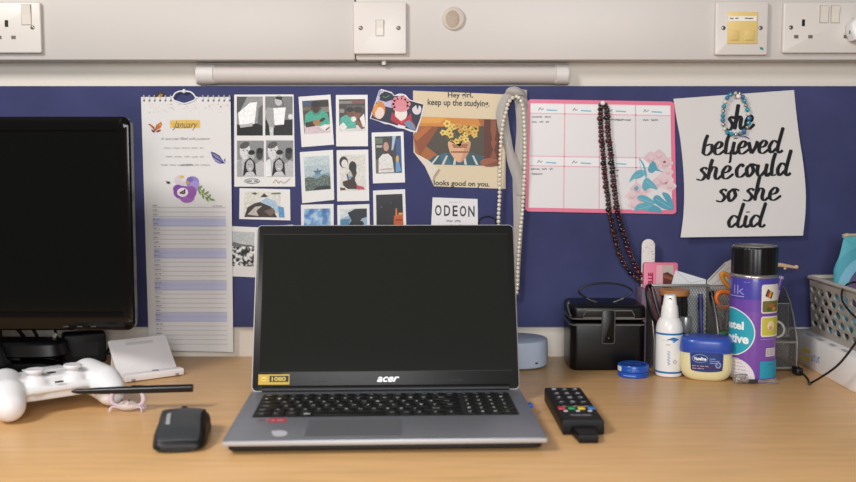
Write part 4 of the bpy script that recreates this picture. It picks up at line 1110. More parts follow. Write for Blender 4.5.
cable('monitor_cable', 'black cable sloping down behind the monitor, farthest from the adapter', [wp(8, 318, 1.575), wp(20, 332, 1.585), wp(34, 346, 1.60), (-0.60, 1.618, 0.012), (-0.62, 1.624, 0.0035), (-0.72, 1.626, 0.0035)], 0.0032, cb)
cable('monitor_cable', 'black cable sloping down behind the monitor, closer to the adapter', [wp(26, 318, 1.572), wp(36, 334, 1.58), wp(42, 348, 1.592), (-0.60, 1.608, 0.0035), (-0.70, 1.612, 0.0035)], 0.0030, cb)
cable('adapter_cable', 'black lead curling from the adapter towards the monitor', [wp(52, 318, 1.575), wp(56, 334, 1.58), wp(58, 346, 1.585), wp(60, 353, 1.588), wp(61, 358, 1.59)], 0.0024, cb)
def build_adapter():
    c = gp(80, 364)
    t = T('power_adapter', 'black power adapter block standing between the monitor and the white phone stand', 'adapter', (c.x, c.y+0.022, 0), math.radians(24))
    m = M('adapter_black', '08080a', 0.5)
    b = B(); b.prism(rrect(-0.034, 0, 0.033, 0.049, 0.005), -0.019, 0.019, m, 0.004, 3, xf=RX(math.pi/2, 4, 'X')); b.done('case', t)
    b = B(); b.tube([(0.029, 0, 0.012), (0.038, -0.004, 0.010), (0.044, -0.002, 0.016), (0.042, 0.01, 0.02), (0.034, 0.016, 0.006), (0.02, 0.026, 0.003), (-0.03, 0.03, 0.003)], 0.0018, cb, 8, False, 8); b.done('lead', t)
    f = Flat(lambda x, y, l: Vector((x, -0.019-l, y))); f.add(R(-0.02, 0.012, 0.02, 0.034), '1d1d1f'); f.done('label_panel', t)
build_adapter()
t = T('cable_tag', 'small cream tag on the leads behind the monitor', 'tag', wp(54, 338, 1.545))
b = B(); b.box((0, 0, 0.004), (0.0055, 0.0012, 0.0085), M('tag_cream', 'cfc7b0', 0.6), 0.0005, xf=RX(0.4, 4, 'Y')); b.done('tag_card', t)

# ------------------------------------------------------------------ game controller
def build_controller():
    ang = math.radians(39)
    s1 = gp(35, 376, 0.05); s2_ = gp(72, 371, 0.05); mid = (s1+s2_)/2
    fw = Vector((-math.sin(ang), math.cos(ang), 0))
    c = mid + fw*0.014
    t = T('game_controller', 'white game controller lying in front of the monitor', 'controller', (c.x, c.y, 0), ang)
    wm = M('controller_white', 'e4e3e4', 0.38); b = B()
    bm = bmesh.new()
    def ell(cx, cy, cz, rx, ry, rz, rot=None):
        mm = TR((cx, cy, cz)) @ (rot or Matrix.Identity(4)) @ Matrix.Diagonal((rx, ry, rz, 1))
        bmesh.ops.create_uvsphere(bm, u_segments=28, v_segments=16, radius=1, matrix=mm)
    def cap(p, q, r0, r1):
        p, q = Vector(p), Vector(q)
        for i in range(14):
            k = i/13; r = r0*(1-k)+r1*k; v = p.lerp(q, k); ell(v.x, v.y, v.z, r, r, r)
    bx = bmesh.new(); bmesh.ops.create_cube(bx, size=1); bmesh.ops.scale(bx, vec=(0.112, 0.074, 0.031), verts=bx.verts)
    bmesh.ops.bevel(bx, geom=bx.edges[:], offset=0.011, segments=4, affect='EDGES'); bmesh.ops.translate(bx, vec=(0, 0.002, 0.034), verts=bx.verts)
    me = bpy.data.meshes.new('tmp'); bx.to_mesh(me); bx.free(); bm.from_mesh(me); bpy.data.meshes.remove(me)
    for s_ in (-1, 1):
        cap((s_*0.054, 0.012, 0.036), (s_*0.063, -0.024, 0.031), 0.0235, 0.0235); cap((s_*0.063, -0.024, 0.031), (s_*0.0655, -0.043, 0.0225), 0.0235, 0.0200)
        ell(s_*0.053, 0.014, 0.038, 0.024, 0.026, 0.014); ell(s_*0.0245, -0.015, 0.037, 0.0178, 0.0178, 0.0165)
        ell(s_*0.054, 0.038, 0.036, 0.015, 0.009, 0.011); ell(s_*0.054, 0.040, 0.02, 0.012, 0.012, 0.013)
    tmp = bpy.data.meshes.new('tmp'); bm.to_mesh(tmp); bm.free()
    o = bpy.data.objects.new('tmp', tmp); COL.objects.link(o)
    r = o.modifiers.new('r', 'REMESH'); r.mode = 'VOXEL'; r.voxel_size = 0.0016
    sm = o.modifiers.new('s', 'SMOOTH'); sm.iterations = 9; sm.factor = 0.6
    bpy.context.view_layer.update()
    body = bpy.data.meshes.new_from_object(o.evaluated_get(bpy.context.evaluated_depsgraph_get()))
    bpy.data.objects.remove(o); bpy.data.meshes.remove(tmp)
    body.name = 'shell'; body.materials.clear(); body.materials.append(wm)
    for p_ in body.polygons: p_.use_smooth = True
    ob = bpy.data.objects.new('shell', body); COL.objects.link(ob); ob.parent = t.o
    for s_ in (-1, 1):
        b = B(); b.lathe([(0.0088, 0.0), (0.0088, 0.004), (0.0082, 0.0055)], M('stick_collar', 'c9c8ca', 0.45), 28, c=(s_*0.0245, -0.015, 0.0462))
        b.lathe([(0.007, 0.004), (0.0095, 0.0085), (0.0118, 0.0095), (0.0122, 0.0115), (0.0112, 0.0134), (0.007, 0.0128), (0.0001, 0.0125)], M('stick_white', 'dddcde', 0.5), 32, c=(s_*0.0245, -0.015, 0.0462)); b.done('thumbstick', t)
    b = B(); b.sup([(0.0, 0.0062, 0.0052, 2), (0.0012, 0.006, 0.005, 2)], DARK, 24, (0, -0.0045, 0.0488)); b.done('home_button', t)
    b = B(); b.box((0, -0.019, 0.0462), (0.011, 0.0036, 0.002), DARK, 0.0008, xf=TR((0, -0.0155, -0.0035))); b.done('port', t)
    b = B(); b.box((0, 0.0235, 0.0492), (0.052, 0.026, 0.0022), M('touchpad_white', 'd9d8da', 0.5), 0.001); b.done('touchpad', t)
    for x, y in ((0, .008), (0, -.008), (.008, 0), (-.008, 0)):
        b = B(); b.lathe([(0.0046, 0), (0.0046, 0.0022), (0.0036, 0.003), (0.0001, 0.003)], wm, 20, c=(0.053+x, 0.014+y, 0.0505)); b.done('face_button', t)
        b = B(); b.box((-0.053+x*0.9, 0.014+y*0.9, 0.0515), (0.0065, 0.0065, 0.0028), wm, 0.001); b.done('direction_pad', t)
build_controller()

# ------------------------------------------------------------------ phone stand, crab, pen
def build_phone_stand():
    a, c = gp(125.5, 383.6), gp(184.5, 375.4); ang = math.atan2(c.y-a.y, c.x-a.x); w = (c-a).length
    m = (a+c)/2
    t = T('phone_stand', 'white folding phone stand leaning back behind the controller', 'phone stand', (m.x, m.y, 0), ang)
    wm = M('stand_white', 'e4dfde', 0.5)
    fwd = 1
    b = B(); b.box((0, 0.009, 0.0062), (w, 0.018, 0.0105), wm, 0.002, 3); b.done('lip', t)
    tl = math.radians(43)
    xf = TR((-0.003, 0.016, 0.006)) @ RX(-tl, 4, 'X') @ RX(math.pi/2, 4, 'X')
    b = B(); b.prism(rrect(-w/2-0.001, 0, w/2-0.001, 0.068, 0.004, 4), -0.003, 0.0, wm, 0.0008, 2, xf=xf); pl = b.done('back_rest', t)
    b = B(); b.prism(rrect(-0.022, 0.0555, 0.022, 0.0605, 0.002, 3), 0.0, 0.00025, M('stand_emboss', 'c4bfbe', 0.5), xf=xf); b.done('embossed_mark', pl)
    xf2 = TR((-0.003, 0.0625, 0.0535)) @ RX(math.radians(14), 4, 'X') @ RX(-math.pi/2, 4, 'X')
    b = B(); b.prism(rrect(-w/2+0.006, 0, w/2-0.008, 0.050, 0.004, 4), -0.0035, 0.0, wm, 0.0008, 2, xf=xf2); b.done('prop_leg', t)
    for x in (-w/2+0.012, w/2-0.012):
        b = B(); b.box((x, -0.0002, 0.0035), (0.006, 0.003, 0.0035), M('foot_grey', '8f8a88', 0.7), 0.001); b.done('foot', t)
    b = B(); b.lathe([(0.0055, 0), (0.0055, 0.001)], M('notch_grey', '9d9997', 0.6), 24, c=(0.004, 0.010, 0.0112)); b.done('cable_notch', t)
build_phone_stand()

def build_crab():
    c = gp(126, 412.5); py_ = c.y+0.008
    t = T('pen_holder', 'translucent pinkish crab-shaped holder carrying the black pen', 'pen holder', (c.x, py_, 0))
    k = py_/F*1.0
    m = M('crab_resin', 'ead9d0', 0.3, trans=0.35, ior=1.4, sss=0.2); m2 = M('crab_limb', 'e6d3dc', 0.3, trans=0.3, ior=1.4)
    zb = zat(406, py_)
    b = B(); b.ball((0, 0, zb), 1, m, 24, sc=(0.0155, 0.0095, 0.006)); b.ball((0, 0, zb+0.003), 1, m, 20, sc=(0.011, 0.007, 0.0042)); b.done('shell', t)
    for s_ in (-1, 1):
        P = [(s_*0.012, 0, zb), (s_*0.0195, -0.001, zb+0.004), (s_*0.0215, -0.001, zb+0.011), (s_*0.0195, -0.001, zb+0.0175), (s_*0.0205, -0.001, zb+0.0215)]
        b = B(); b.tube(P, lambda u: 0.0019+0.0014*math.sin(u*math.pi), m2, 10, False, 6); b.ball(P[-2], 0.0032, m2, 12); b.done('claw', t)
        for y in (-0.006, 0.0, 0.006):
            b = B(); b.tube([(s_*0.012, y*0.7, zb-0.001), (s_*0.019, y*1.3, zb+0.0005), (s_*0.0215, y*1.7, 0.0014)], lambda u: 0.0017-0.0006*u, m2, 8, False, 5); b.done('leg', t)
        b = B(); b.tube([(s_*0.004, -0.007, zb+0.005), (s_*0.005, -0.009, zb+0.009)], 0.0008, m2, 8, False, 1); b.ball((s_*0.005, -0.009, zb+0.0098), 0.0012, DARK, 10); b.done('eye', t)
    zp = zb+0.0215
    a, d = wp(72, 391.4, py_), wp(193, 387.8, py_)
    t2 = T('pen', 'thick black pen lying across the crab-shaped holder', 'pen', (c.x, py_, zb+0.0160))
    A = t2.L((a.x, py_-0.001, a.z)); D = t2.L((d.x, py_-0.001, d.z))
    b = B(); n = (D-A)
    b.tube([A+n*0.04, A+n*0.16, A+n*0.30, A+n*0.8, D-n*0.02, D-n*0.004, D], lambda u: 0.0031+0.0022*min(1, u*2.2) if u < .93 else 0.0053*math.sqrt(max(0.02, 1-((u-.93)/.07)**2)), M('pen_black', '0d0d10', 0.3), 20, False, 4); b.done('barrel', t2)
    b = B(); b.tube([A, A+n*0.02, A+n*0.045], lambda u: 0.001+0.0021*u, M('pen_tip', '2a2a2d', 0.4), 14, False, 2); b.done('nib', t2)
    b = B(); q = A+n*0.55; b.box((q.x, q.y-0.0002, q.z+0.0054), (0.016, 0.003, 0.0008), M('pen_button', '1e1e22', 0.3), 0.0003); b.done('side_button', t2)
build_crab()

# ------------------------------------------------------------------ mouse
def build_mouse():
    a = gp(178, 452); t = T('computer_mouse', 'dark grey computer mouse beside the laptop', 'mouse', (a.x-0.0075, a.y+0.0455, 0), math.radians(9))
    body = M('mouse_black', '0f0f10', 0.45); top = M('mouse_grey', '35383b', 0.4, spec=0.5); side = M('mouse_side', '25262a', 0.35)
    # lofted along its length: y, half width left, right, height, shoulder width
    secs = [(-0.052, .017, .018, .008, .9), (-0.049, .0225, .0235, .0125, .86), (-0.041, .0255, .0265, .0195, .82), (-0.025, .0265, .028, .0275, .78), (0.0, .025, .028, .0335, .76), (0.020, .026, .0295, .0335, .78), (0.038, .0275, .029, .029, .82), (0.048, .025, .0265, .022, .84), (0.052, .018, .02, .015, .86)]
    def ring(y, l, r, h, sh):
        l *= 1.13; r *= 1.13
        pts = [(-l*.92, 0.001), (-l, 0.006), (-l*0.95, h*0.42), (-l*0.93, h*0.62), (-l*sh, h*0.94), (-l*sh*0.45, h), (r*sh*0.4, h*1.0), (r*sh, h*0.93), (r*0.98, h*0.62), (r*0.96, h*0.4), (r*1.02, 0.006), (r*.92, 0.001)]
        return [Vector((x, y, z)) for x, z in pts]
    P = [ring(*s_) for s_ in secs]; fine = []
    nr = len(P[0])
    cols = [spline([p[k] for p in P], 5) for k in range(nr)]
    rings = [[cols[k][i] for k in range(nr)] for i in range(len(cols[0]))]
    b = B(); b.loft(rings, body); o = b.done('shell', t, 50)
    sub = o.modifiers.new('smooth', 'SUBSURF'); sub.levels = 2; sub.render_levels = 2
    def skin(k0, k1, name, m, i0, i1, lift):
        vs = []; fs = []; n = k1-k0
        sel = list(range(i0, i1))
        for i in sel:
            rg = rings[i]
            for k in range(k0, k1+1):
                v = rg[k]; nrm = Vector((v.x, v.y*0.15, v.z-0.008)).normalized(); vs.append(v + nrm*lift)
        for a_ in range(len(sel)-1):
            for k in range(n): q = a_*(n+1)+k; fs.append((q, q+1, q+n+2, q+n+1))
        b = B(); b.add(vs, fs, m); o = b.done(name, t, 60); sd = o.modifiers.new('thickness', 'SOLIDIFY'); sd.thickness = 0.0016; sd.offset = -1
        su = o.modifiers.new('smooth', 'SUBSURF'); su.levels = 2; su.render_levels = 2
        return o
    skin(4, 7, 'palm_panel', top, 6, 37, 0.0006)
    skin(2, 4, 'thumb_panel', side, 5, 34, 0.0004)
    f = Flat(lambda x, y, l: Vector((x, y, 0.0343 + l - max(0, -y-0.004)**1.55*2.6)), 0.00005, 0.0002)
    for i in range(5):
        y0 = -0.026+0.0044*i; f.add(R(-0.0150, y0, -0.0105, y0+0.0036), M('mouse_logo', 'a9abad', 0.4))
    f.done('logo', t)
    b = B(); b.lathe([(0.0085, -0.0035), (0.0095, -0.002), (0.0095, 0.002), (0.0085, 0.0035)], DARK, 28, xf=TR((0.001, 0.034, 0.0235)) @ RX(math.pi/2, 4, 'Y')); b.done('scroll_wheel', t)
build_mouse()

# ------------------------------------------------------------------ remote control
def build_remote():
    z = 0.019
    q = [gp(544.4, 387.4, z), gp(580.2, 387.2, z), gp(604.4, 434.4, 0.001), gp(562.2, 434.6, 0.001)]
    for v in q: v.z = 0
    c = sum(q, Vector())/4; ax = ((q[0]+q[1])/2-(q[2]+q[3])/2); L_ = ax.length; ang = math.atan2(ax.y, ax.x)-math.pi/2
    w = ((q[1]-q[0]).length+(q[2]-q[3]).length)/2
    t = T('remote_control', 'black remote control with coloured buttons beside the laptop', 'remote control', (c.x, c.y, 0), ang)
    m = M('remote_black', '09090a', 0.5, spec=0.35)
    hl, hw = L_/2, w/2
    lip = [(-hw*0.62, -hl+0.004), (-hw*0.46, -hl-0.036), (hw*0.46, -hl-0.036), (hw*0.64, -hl+0.004)]
    out = [(-hw, -hl), (hw, -hl)] + rrect(-hw, -hl, hw, hl, 0.004, 3)[4:12]
    b = B(); b.prism(out, 0.0, z, m, 0.0022, 2)
    b.prism(lip, 0.0, 0.0115, m, 0.003, 3); b.done('case', t)
    gy = M('remote_print', 'c4c4c6', 0.5)
    rows = ['123', '456', '789', 'x0i', 'mpq']
    ys = [hl-0.018-i*0.0235 for i in range(5)]
    for r, (row, y) in enumerate(zip(rows, ys)):
        for k, ch in enumerate(row):
            x = (k-1)*hw*0.56
            b = B(); b.box((0, 0, 0.0009), (0.0105, 0.0125, 0.0022), M('remote_button', '1b1b1e', 0.5), 0.001, 2)
            if ch.isdigit():
                vs, fs = text_geo(ch, 0.02); b.add([(-0.0026+0.0052*u, -0.0045+0.009*v, 0.00205) for u, v in vs], fs, gy)
            else: b.box((0, 0, 0.00203), (0.0055, 0.0022, 0.00006), gy)
            o = b.done('button', t, recalc=False); o.location = (x, y, z)
    for k, cc in enumerate(('b8323c', '1f8a4c', 'd9b32c', '2c6fae')):
        b = B(); b.box((0, 0, 0.001), (0.0095, 0.011, 0.0026), M('remote_colour_'+cc, cc, 0.4), 0.0012, 2); o = b.done('colour_button', t); o.location = ((k-1.5)*hw*0.49, -hl*0.38, z)
    for k in range(3):
        b = B(); b.box((0, 0, 0.0005), (0.005, 0.004, 0.0015), gy, 0.0005); o = b.done('small_button', t); o.location = ((k-1)*hw*0.6, -hl*0.52, z)
    f = Flat(lambda x, y, l: Vector((x, y, z+l)), 0.00005, 0.0001); f.text('TOSHIBA', -hw*0.5, -hl*0.78, hw*0.55, -hl*0.7, '9a9aa6', 0.03, flip=False); f.done('maker_name', t)
build_remote()

# ------------------------------------------------------------------ speaker
def build_speaker():
    t = T('portable_speaker', 'small pale blue round speaker behind the laptop', 'speaker', (0.1445, 1.577, 0))
    m = M('speaker_blue', 'bac8dc', 0.45)
    b = B(); b.lathe([(0.046, 0.0005), (0.0495, 0.003), (0.0506, 0.008), (0.0500, 0.024), (0.0495, 0.0410), (0.0489, 0.0432), (0.0474, 0.0440)], m, 64); b.done('shell', t)
    b = B(); b.lathe([(0.0476, 0.0432), (0.046, 0.0422), (0.03, 0.0428), (0.0001, 0.0432)], M('speaker_grille', 'a0b0c4', 0.8, bump=0.6, bscale=2500), 64, cap=False); b.done('grille', t)
    b = B(); a = math.radians(-57); xf = RX(a, 4, 'Z') @ TR((0.0499, 0, 0.0105)); b.box((0, 0, 0), (0.0016, 0.0055, 0.0028), DARK, 0.0006, xf=xf); b.done('charging_port', t)
build_speaker()

# ------------------------------------------------------------------ vanity case
def build_case():
    t = T('vanity_case', 'glossy black vanity case with wire handle and front clasp', 'case', (0.2845, 1.576, 0))
    m = M('case_black', '070708', 0.32, spec=0.4); pipe = M('case_piping', '6b6865', 0.35)
    yf = -0.046; hw = 0.0590; zl = 0.0765
    def body(z0, z1, x, yb, bev, name):
        b = B(); b.prism(rrect(-x, yf, x, yb, 0.012, 6), z0, z1, m, bev, 3); return b.done(name, t)
    body(0.0, zl, hw, 0.044, 0.003, 'body'); lidp = body(zl+0.0008, 0.104, hw+0.0006, 0.0446, 0.007, 'lid')
    for z in (zl-0.004, zl+0.006):
        b = B(); pts = [(x, y, z) for x, y in rrect(-hw-0.0006, yf-0.0008, hw+0.0006, 0.045, 0.012, 6)]; b.tube(pts, 0.0012, pipe, 6, True, 1); b.done('piping', t)
    b = B(); fr = [(-0.040, yf-0.0009, 0.088), (-0.036, yf-0.0009, 0.0955), (0.036, yf-0.0009, 0.0955), (0.040, yf-0.0009, 0.088), (0.040, yf-0.0009, zl+0.008), (-0.040, yf-0.0009, zl+0.008)]
    b.tube(fr, 0.0009, pipe, 6, True, 1); b.done('lid_trim', lidp)
    b = B(); b.prism(rrect(-0.0102, 0.043, 0.0102, 0.097, 0.004, 4), 0.0, 0.0035, m, 0.001, 2, xf=TR((-0.001, yf, 0)) @ RX(math.pi/2, 4, 'X')); cl = b.done('clasp', t)
    b = B(); b.tube([(x-0.001, yf-0.0035, y) for x, y in rrect(-0.0099, 0.0435, 0.0099, 0.0965, 0.004, 4)], 0.0009, M('clasp_edge', '4c4a48', 0.35), 6, True, 1); b.done('clasp_edge', cl)
    b = B(); b.ball((0.0005, yf-0.0035, 0.0515), 0.0042, GLOSSB, 18, sc=(1, 0.5, 0.8)); b.done('clasp_stud', cl)
    b = B(); zc = 0.1035; b.tube([(-0.0135, -0.01, zc), (-0.028, -0.01, zc+0.0055), (-0.041, -0.01, zc+0.0155), (-0.040, -0.01, zc+0.0215), (-0.025, -0.01, zc+0.0285), (0.0, -0.01, zc+0.031), (0.025, -0.01, zc+0.0285), (0.041, -0.01, zc+0.0215), (0.042, -0.01, zc+0.0155), (0.028, -0.01, zc+0.0055), (0.0125, -0.01, zc)], 0.0016, M('handle_wire', '141416', 0.35), 10, False, 8); hd = b.done('handle', t)
    for s_ in (-1, 1):
        b = B(); b.tube([(s_*0.0130, -0.01, zc), (s_*0.022, -0.01, zc+0.003), (s_*0.030, -0.01, zc+0.0068)], 0.0018, M('handle_ferrule', '5a5855', 0.3, 0.5), 10, False, 4); b.done('handle_ferrule', hd)
    b = B(); b.lathe([(0.0042, 0), (0.0046, 0.002), (0.0042, 0.004), (0.0025, 0.0048)], M('stud_grey', '504e4c', 0.35, 0.4), 20, xf=TR((-hw+0.001, -0.02, 0.1035)) @ RX(-math.pi/2, 4, 'Y')); b.done('side_stud', t)
    b = B(); b.tube([(-hw-0.003, -0.02, 0.1035), (-hw-0.0025, -0.034, 0.094), (-hw-0.001, -0.046, 0.087)], 0.0013, pipe, 6, False, 5); b.done('side_strap', t)
build_case()

# ------------------------------------------------------------------ toiletries on the desk
def cyl(r):     # wrap (arc length from the front, height) onto an upright cylinder, front facing the room
    return lambda x, y, l: Vector(((r+l)*math.sin(x/r), -(r+l)*math.cos(x/r), y))

def build_tin():
    r = 0.0238; t = T('cream_tin', 'low round blue tin of cream in front of the black case', 'tin', (0.3165, 1.4692+r, 0), facing(0.3165, 1.49))
    bl = M('tin_blue', '1c4fae', 0.35, coat=0.2); dk = M('tin_blue_dark', '163f92', 0.4)
    b = B(); b.lathe([(r*0.95, 0.0), (r*0.985, 0.001), (r*0.985, 0.0075), (r*0.95, 0.0081)], bl, 56); b.done('base', t)
    b = B(); b.lathe([(r*0.96, 0.0084), (r, 0.0089), (r, 0.0168), (r*0.97, 0.0184), (r*0.93, 0.0188), (r*0.90, 0.0183), (0.0001, 0.0183)], bl, 56); ld = b.done('lid', t)
    f = Flat(cyl(r), 0.00004, 0.0001, strip=0.003); f.add(R(-0.0345, 0.0094, -0.020, 0.0166), 'd9dbe0'); f.scrawl(-0.008, 0.0126, 0.008, 0.0018, 0.0005, '6f93d0', 3); f.done('lid_print', ld)
    f = Flat(cyl(r*0.985), 0.00004, 0.0001, strip=0.003); f.add(R(-0.016, 0.0032, 0.004, 0.0045), '7e9fd8'); f.done('rim_print', t)
    f = Flat(lambda x, y, l: Vector((x, y, 0.0183+l)), 0.00005, 0.0001); f.add(E(0, 0, r*0.8, r*0.8, 0, 40), '14408f'); f.scrawl(-0.012, 0, 0.012, 0.004, 0.0012, '7d97cc', 4); f.done('top_print', ld)
build_tin()

def build_bottle():
    r = 0.0205; yc = 1.4761+r; t = T('spray_bottle', 'slim white spray bottle with blue stripes next to the yellowish jar', 'bottle', (0.3718, yc, 0), facing(0.3718, yc))
    Z = lambda py: zat(py, yc-r)
    wm = M('bottle_white', 'e6e5e3', 0.3)
    zs = Z(331)
    b = B(); b.lathe([(r*0.86, 0), (r*0.97, 0.0015), (r, 0.004), (r, zs-0.004), (r*0.985, zs+0.002), (r*0.9, zs+0.010), (r*0.74, zs+0.0165), (r*0.62, zs+0.019)], wm, 56); b.done('body', t)
    z0 = zs+0.019; z1 = Z(296.4)
    b = B(); b.sup([(z0, r*0.66, r*0.66, 2), (z0+0.008, r*0.63, r*0.63, 2.1), (z0+0.017, r*0.58, r*0.6, 2.2), (z0+0.0176, r*0.54, r*0.58, 2.4), (z1-0.002, r*0.44, r*0.52, 2.8), (z1-0.0004, r*0.42, r*0.5, 3), (z1, r*0.37, r*0.45, 3)], wm, 48); hd = b.done('spray_head', t)
    b = B(); zz = Z(300.6); b.lathe([(0.0026, 0), (0.0026, 0.0006)], DARK, 18, xf=TR((0.0005, -r*0.505, zz)) @ RX(math.pi/2, 4, 'X')); b.done('nozzle_hole', hd)
    f = Flat(cyl(r), 0.00004, 0.0001, strip=0.003)
    w = r*math.pi
    for y in (333.6, 372.0): f.add(R(-w*0.99, Z(y+2.0), w*0.99, Z(y)), '2f6fa8')
    f.add([(-0.004, Z(340)), (0.006, Z(337.4)), (0.0165, Z(339.4)), (0.009, Z(342)), (0.005, Z(340.6))], '2f6fb0'); f.add([(0.004, Z(341.6)), (0.013, Z(340.6)), (0.007, Z(343.2))], '58a2cf'); f.scrawl(-0.010, Z(341), 0.0, 0.0016, 0.0004, '9fb3bf', 3)
    f.scrawl(-0.004, Z(345), 0.004, 0.0018, 0.0006, '9a7f92', 9)
    for k in range(5): f.line([(-0.002-0.0006*(k % 2), Z(351+k*2.9)), (0.002, Z(352.4+k*2.9)), (-0.001, Z(353.6+k*2.9))], 0.0010, '3d86b5')
    f.line(E(0.0095, Z(362), 0.0026, 0.0030, 0, 16)+[(0.0121, Z(362))], 0.0006, '8f7484'); f.line([(0.0080, Z(362)), (0.011, Z(362))], 0.0006, '8f7484')
    f.done('label_print', t)
build_bottle()

def build_jar():
    yc = 1.4556+0.026; t = T('petroleum_jelly_jar', 'yellowish jar with a blue lid between white bottle and purple can', 'jar', (0.4235, yc-0.006, 0), facing(0.4235, yc))
    Z = lambda py: zat(py, 1.46)
    m = M('jelly_yellow', 'dcd3a4', 0.25, sss=0.15); bl = M('jar_lid_blue', '2b4ba6', 0.35, coat=0.15)
    zt_ = Z(349); ztp = zat(332.6, yc+0.02)
    def br(z): return z
    b = B(); b.sup([(0, 0.024, 0.019, 3), (0.0015, 0.029, 0.022, 3), (0.006, 0.034, 0.0245, 3), (0.013, 0.0375, 0.026, 3), (0.022, 0.0385, 0.0265, 3), (0.034, 0.0383, 0.0262, 3), (zt_-0.001, 0.037, 0.025, 3)], m, 64); b.done('body', t)
    # lid: chamfered, dips at its front middle
    b = B()
    b.sup([(zt_-0.002, 0.0385, 0.0268, 3.2), (zt_-0.001, 0.0390, 0.0272, 3.2), (zt_+0.010, 0.0380, 0.0266, 3.2), (ztp-0.004, 0.0368, 0.0258, 3.2), (ztp-0.0012, 0.035, 0.0238, 3.2), (ztp, 0.030, 0.02, 3.2)], bl, 64); b.done('lid', t)
    b = B(); b.sup([(zt_-0.0055, 0.0386, 0.0268, 3), (zt_-0.002, 0.0388, 0.0270, 3)], bl, 64); b.done('lid_skirt', t)
    def mp(x, y, l):   # front of the superellipse body
        rx, ry = 0.0384, 0.0265
        k = 1-min(0.97, abs(x/rx))**3
        return Vector((x, -(ry+l)*k**(1/3) - 0.0001, y))
    f = Flat(mp, 0.00006, 0.0003, strip=0.0025)
    f.add(s2([(-0.0215, Z(352.2)), (0, Z(351.2)), (0.0225, Z(352.2)), (0.0245, Z(356)), (0.0240, Z(366)), (0.021, Z(369.4)), (0, Z(370.8)), (-0.0200, Z(369.6)), (-0.0222, Z(366)), (-0.0232, Z(356))], 3, True), '253a78')
    f.add(E(-0.009, Z(357.5), 0.0118, 0.0062, 0, 24), '8fa7cf'); f.add(E(-0.009, Z(357.5), 0.011, 0.0055, 0, 24), '1d2f6b')
    f.text('Vaseline', -0.0182, Z(359.4), 0.0002, Z(355.8), 'e3e6ee', 0.04, flip=False)
    for i, (x0, x1) in enumerate(((0.005, 0.013), (0.005, 0.019), (0.005, 0.016))): f.add(R(x0, Z(357.2+i*2)-0.0008, x1, Z(357.2+i*2)), '9fb0d2')
    f.add(R(-0.0218, Z(368.6), 0.0235, Z(363.4)), '3a2c58'); f.scrawl(-0.02, Z(365), 0.004, 0.0014, 0.0005, 'c9b9c9', 5); f.scrawl(-0.02, Z(367.4), -0.003, 0.0013, 0.0005, 'c9b9c9', 6)
    f.add(E(0.0175, Z(363.4), 0.0042, 0.0048), '8d97b8'); f.add(E(0.0175, Z(363.4), 0.0026, 0.003), '46548a')
    f.done('label', t)
build_jar()

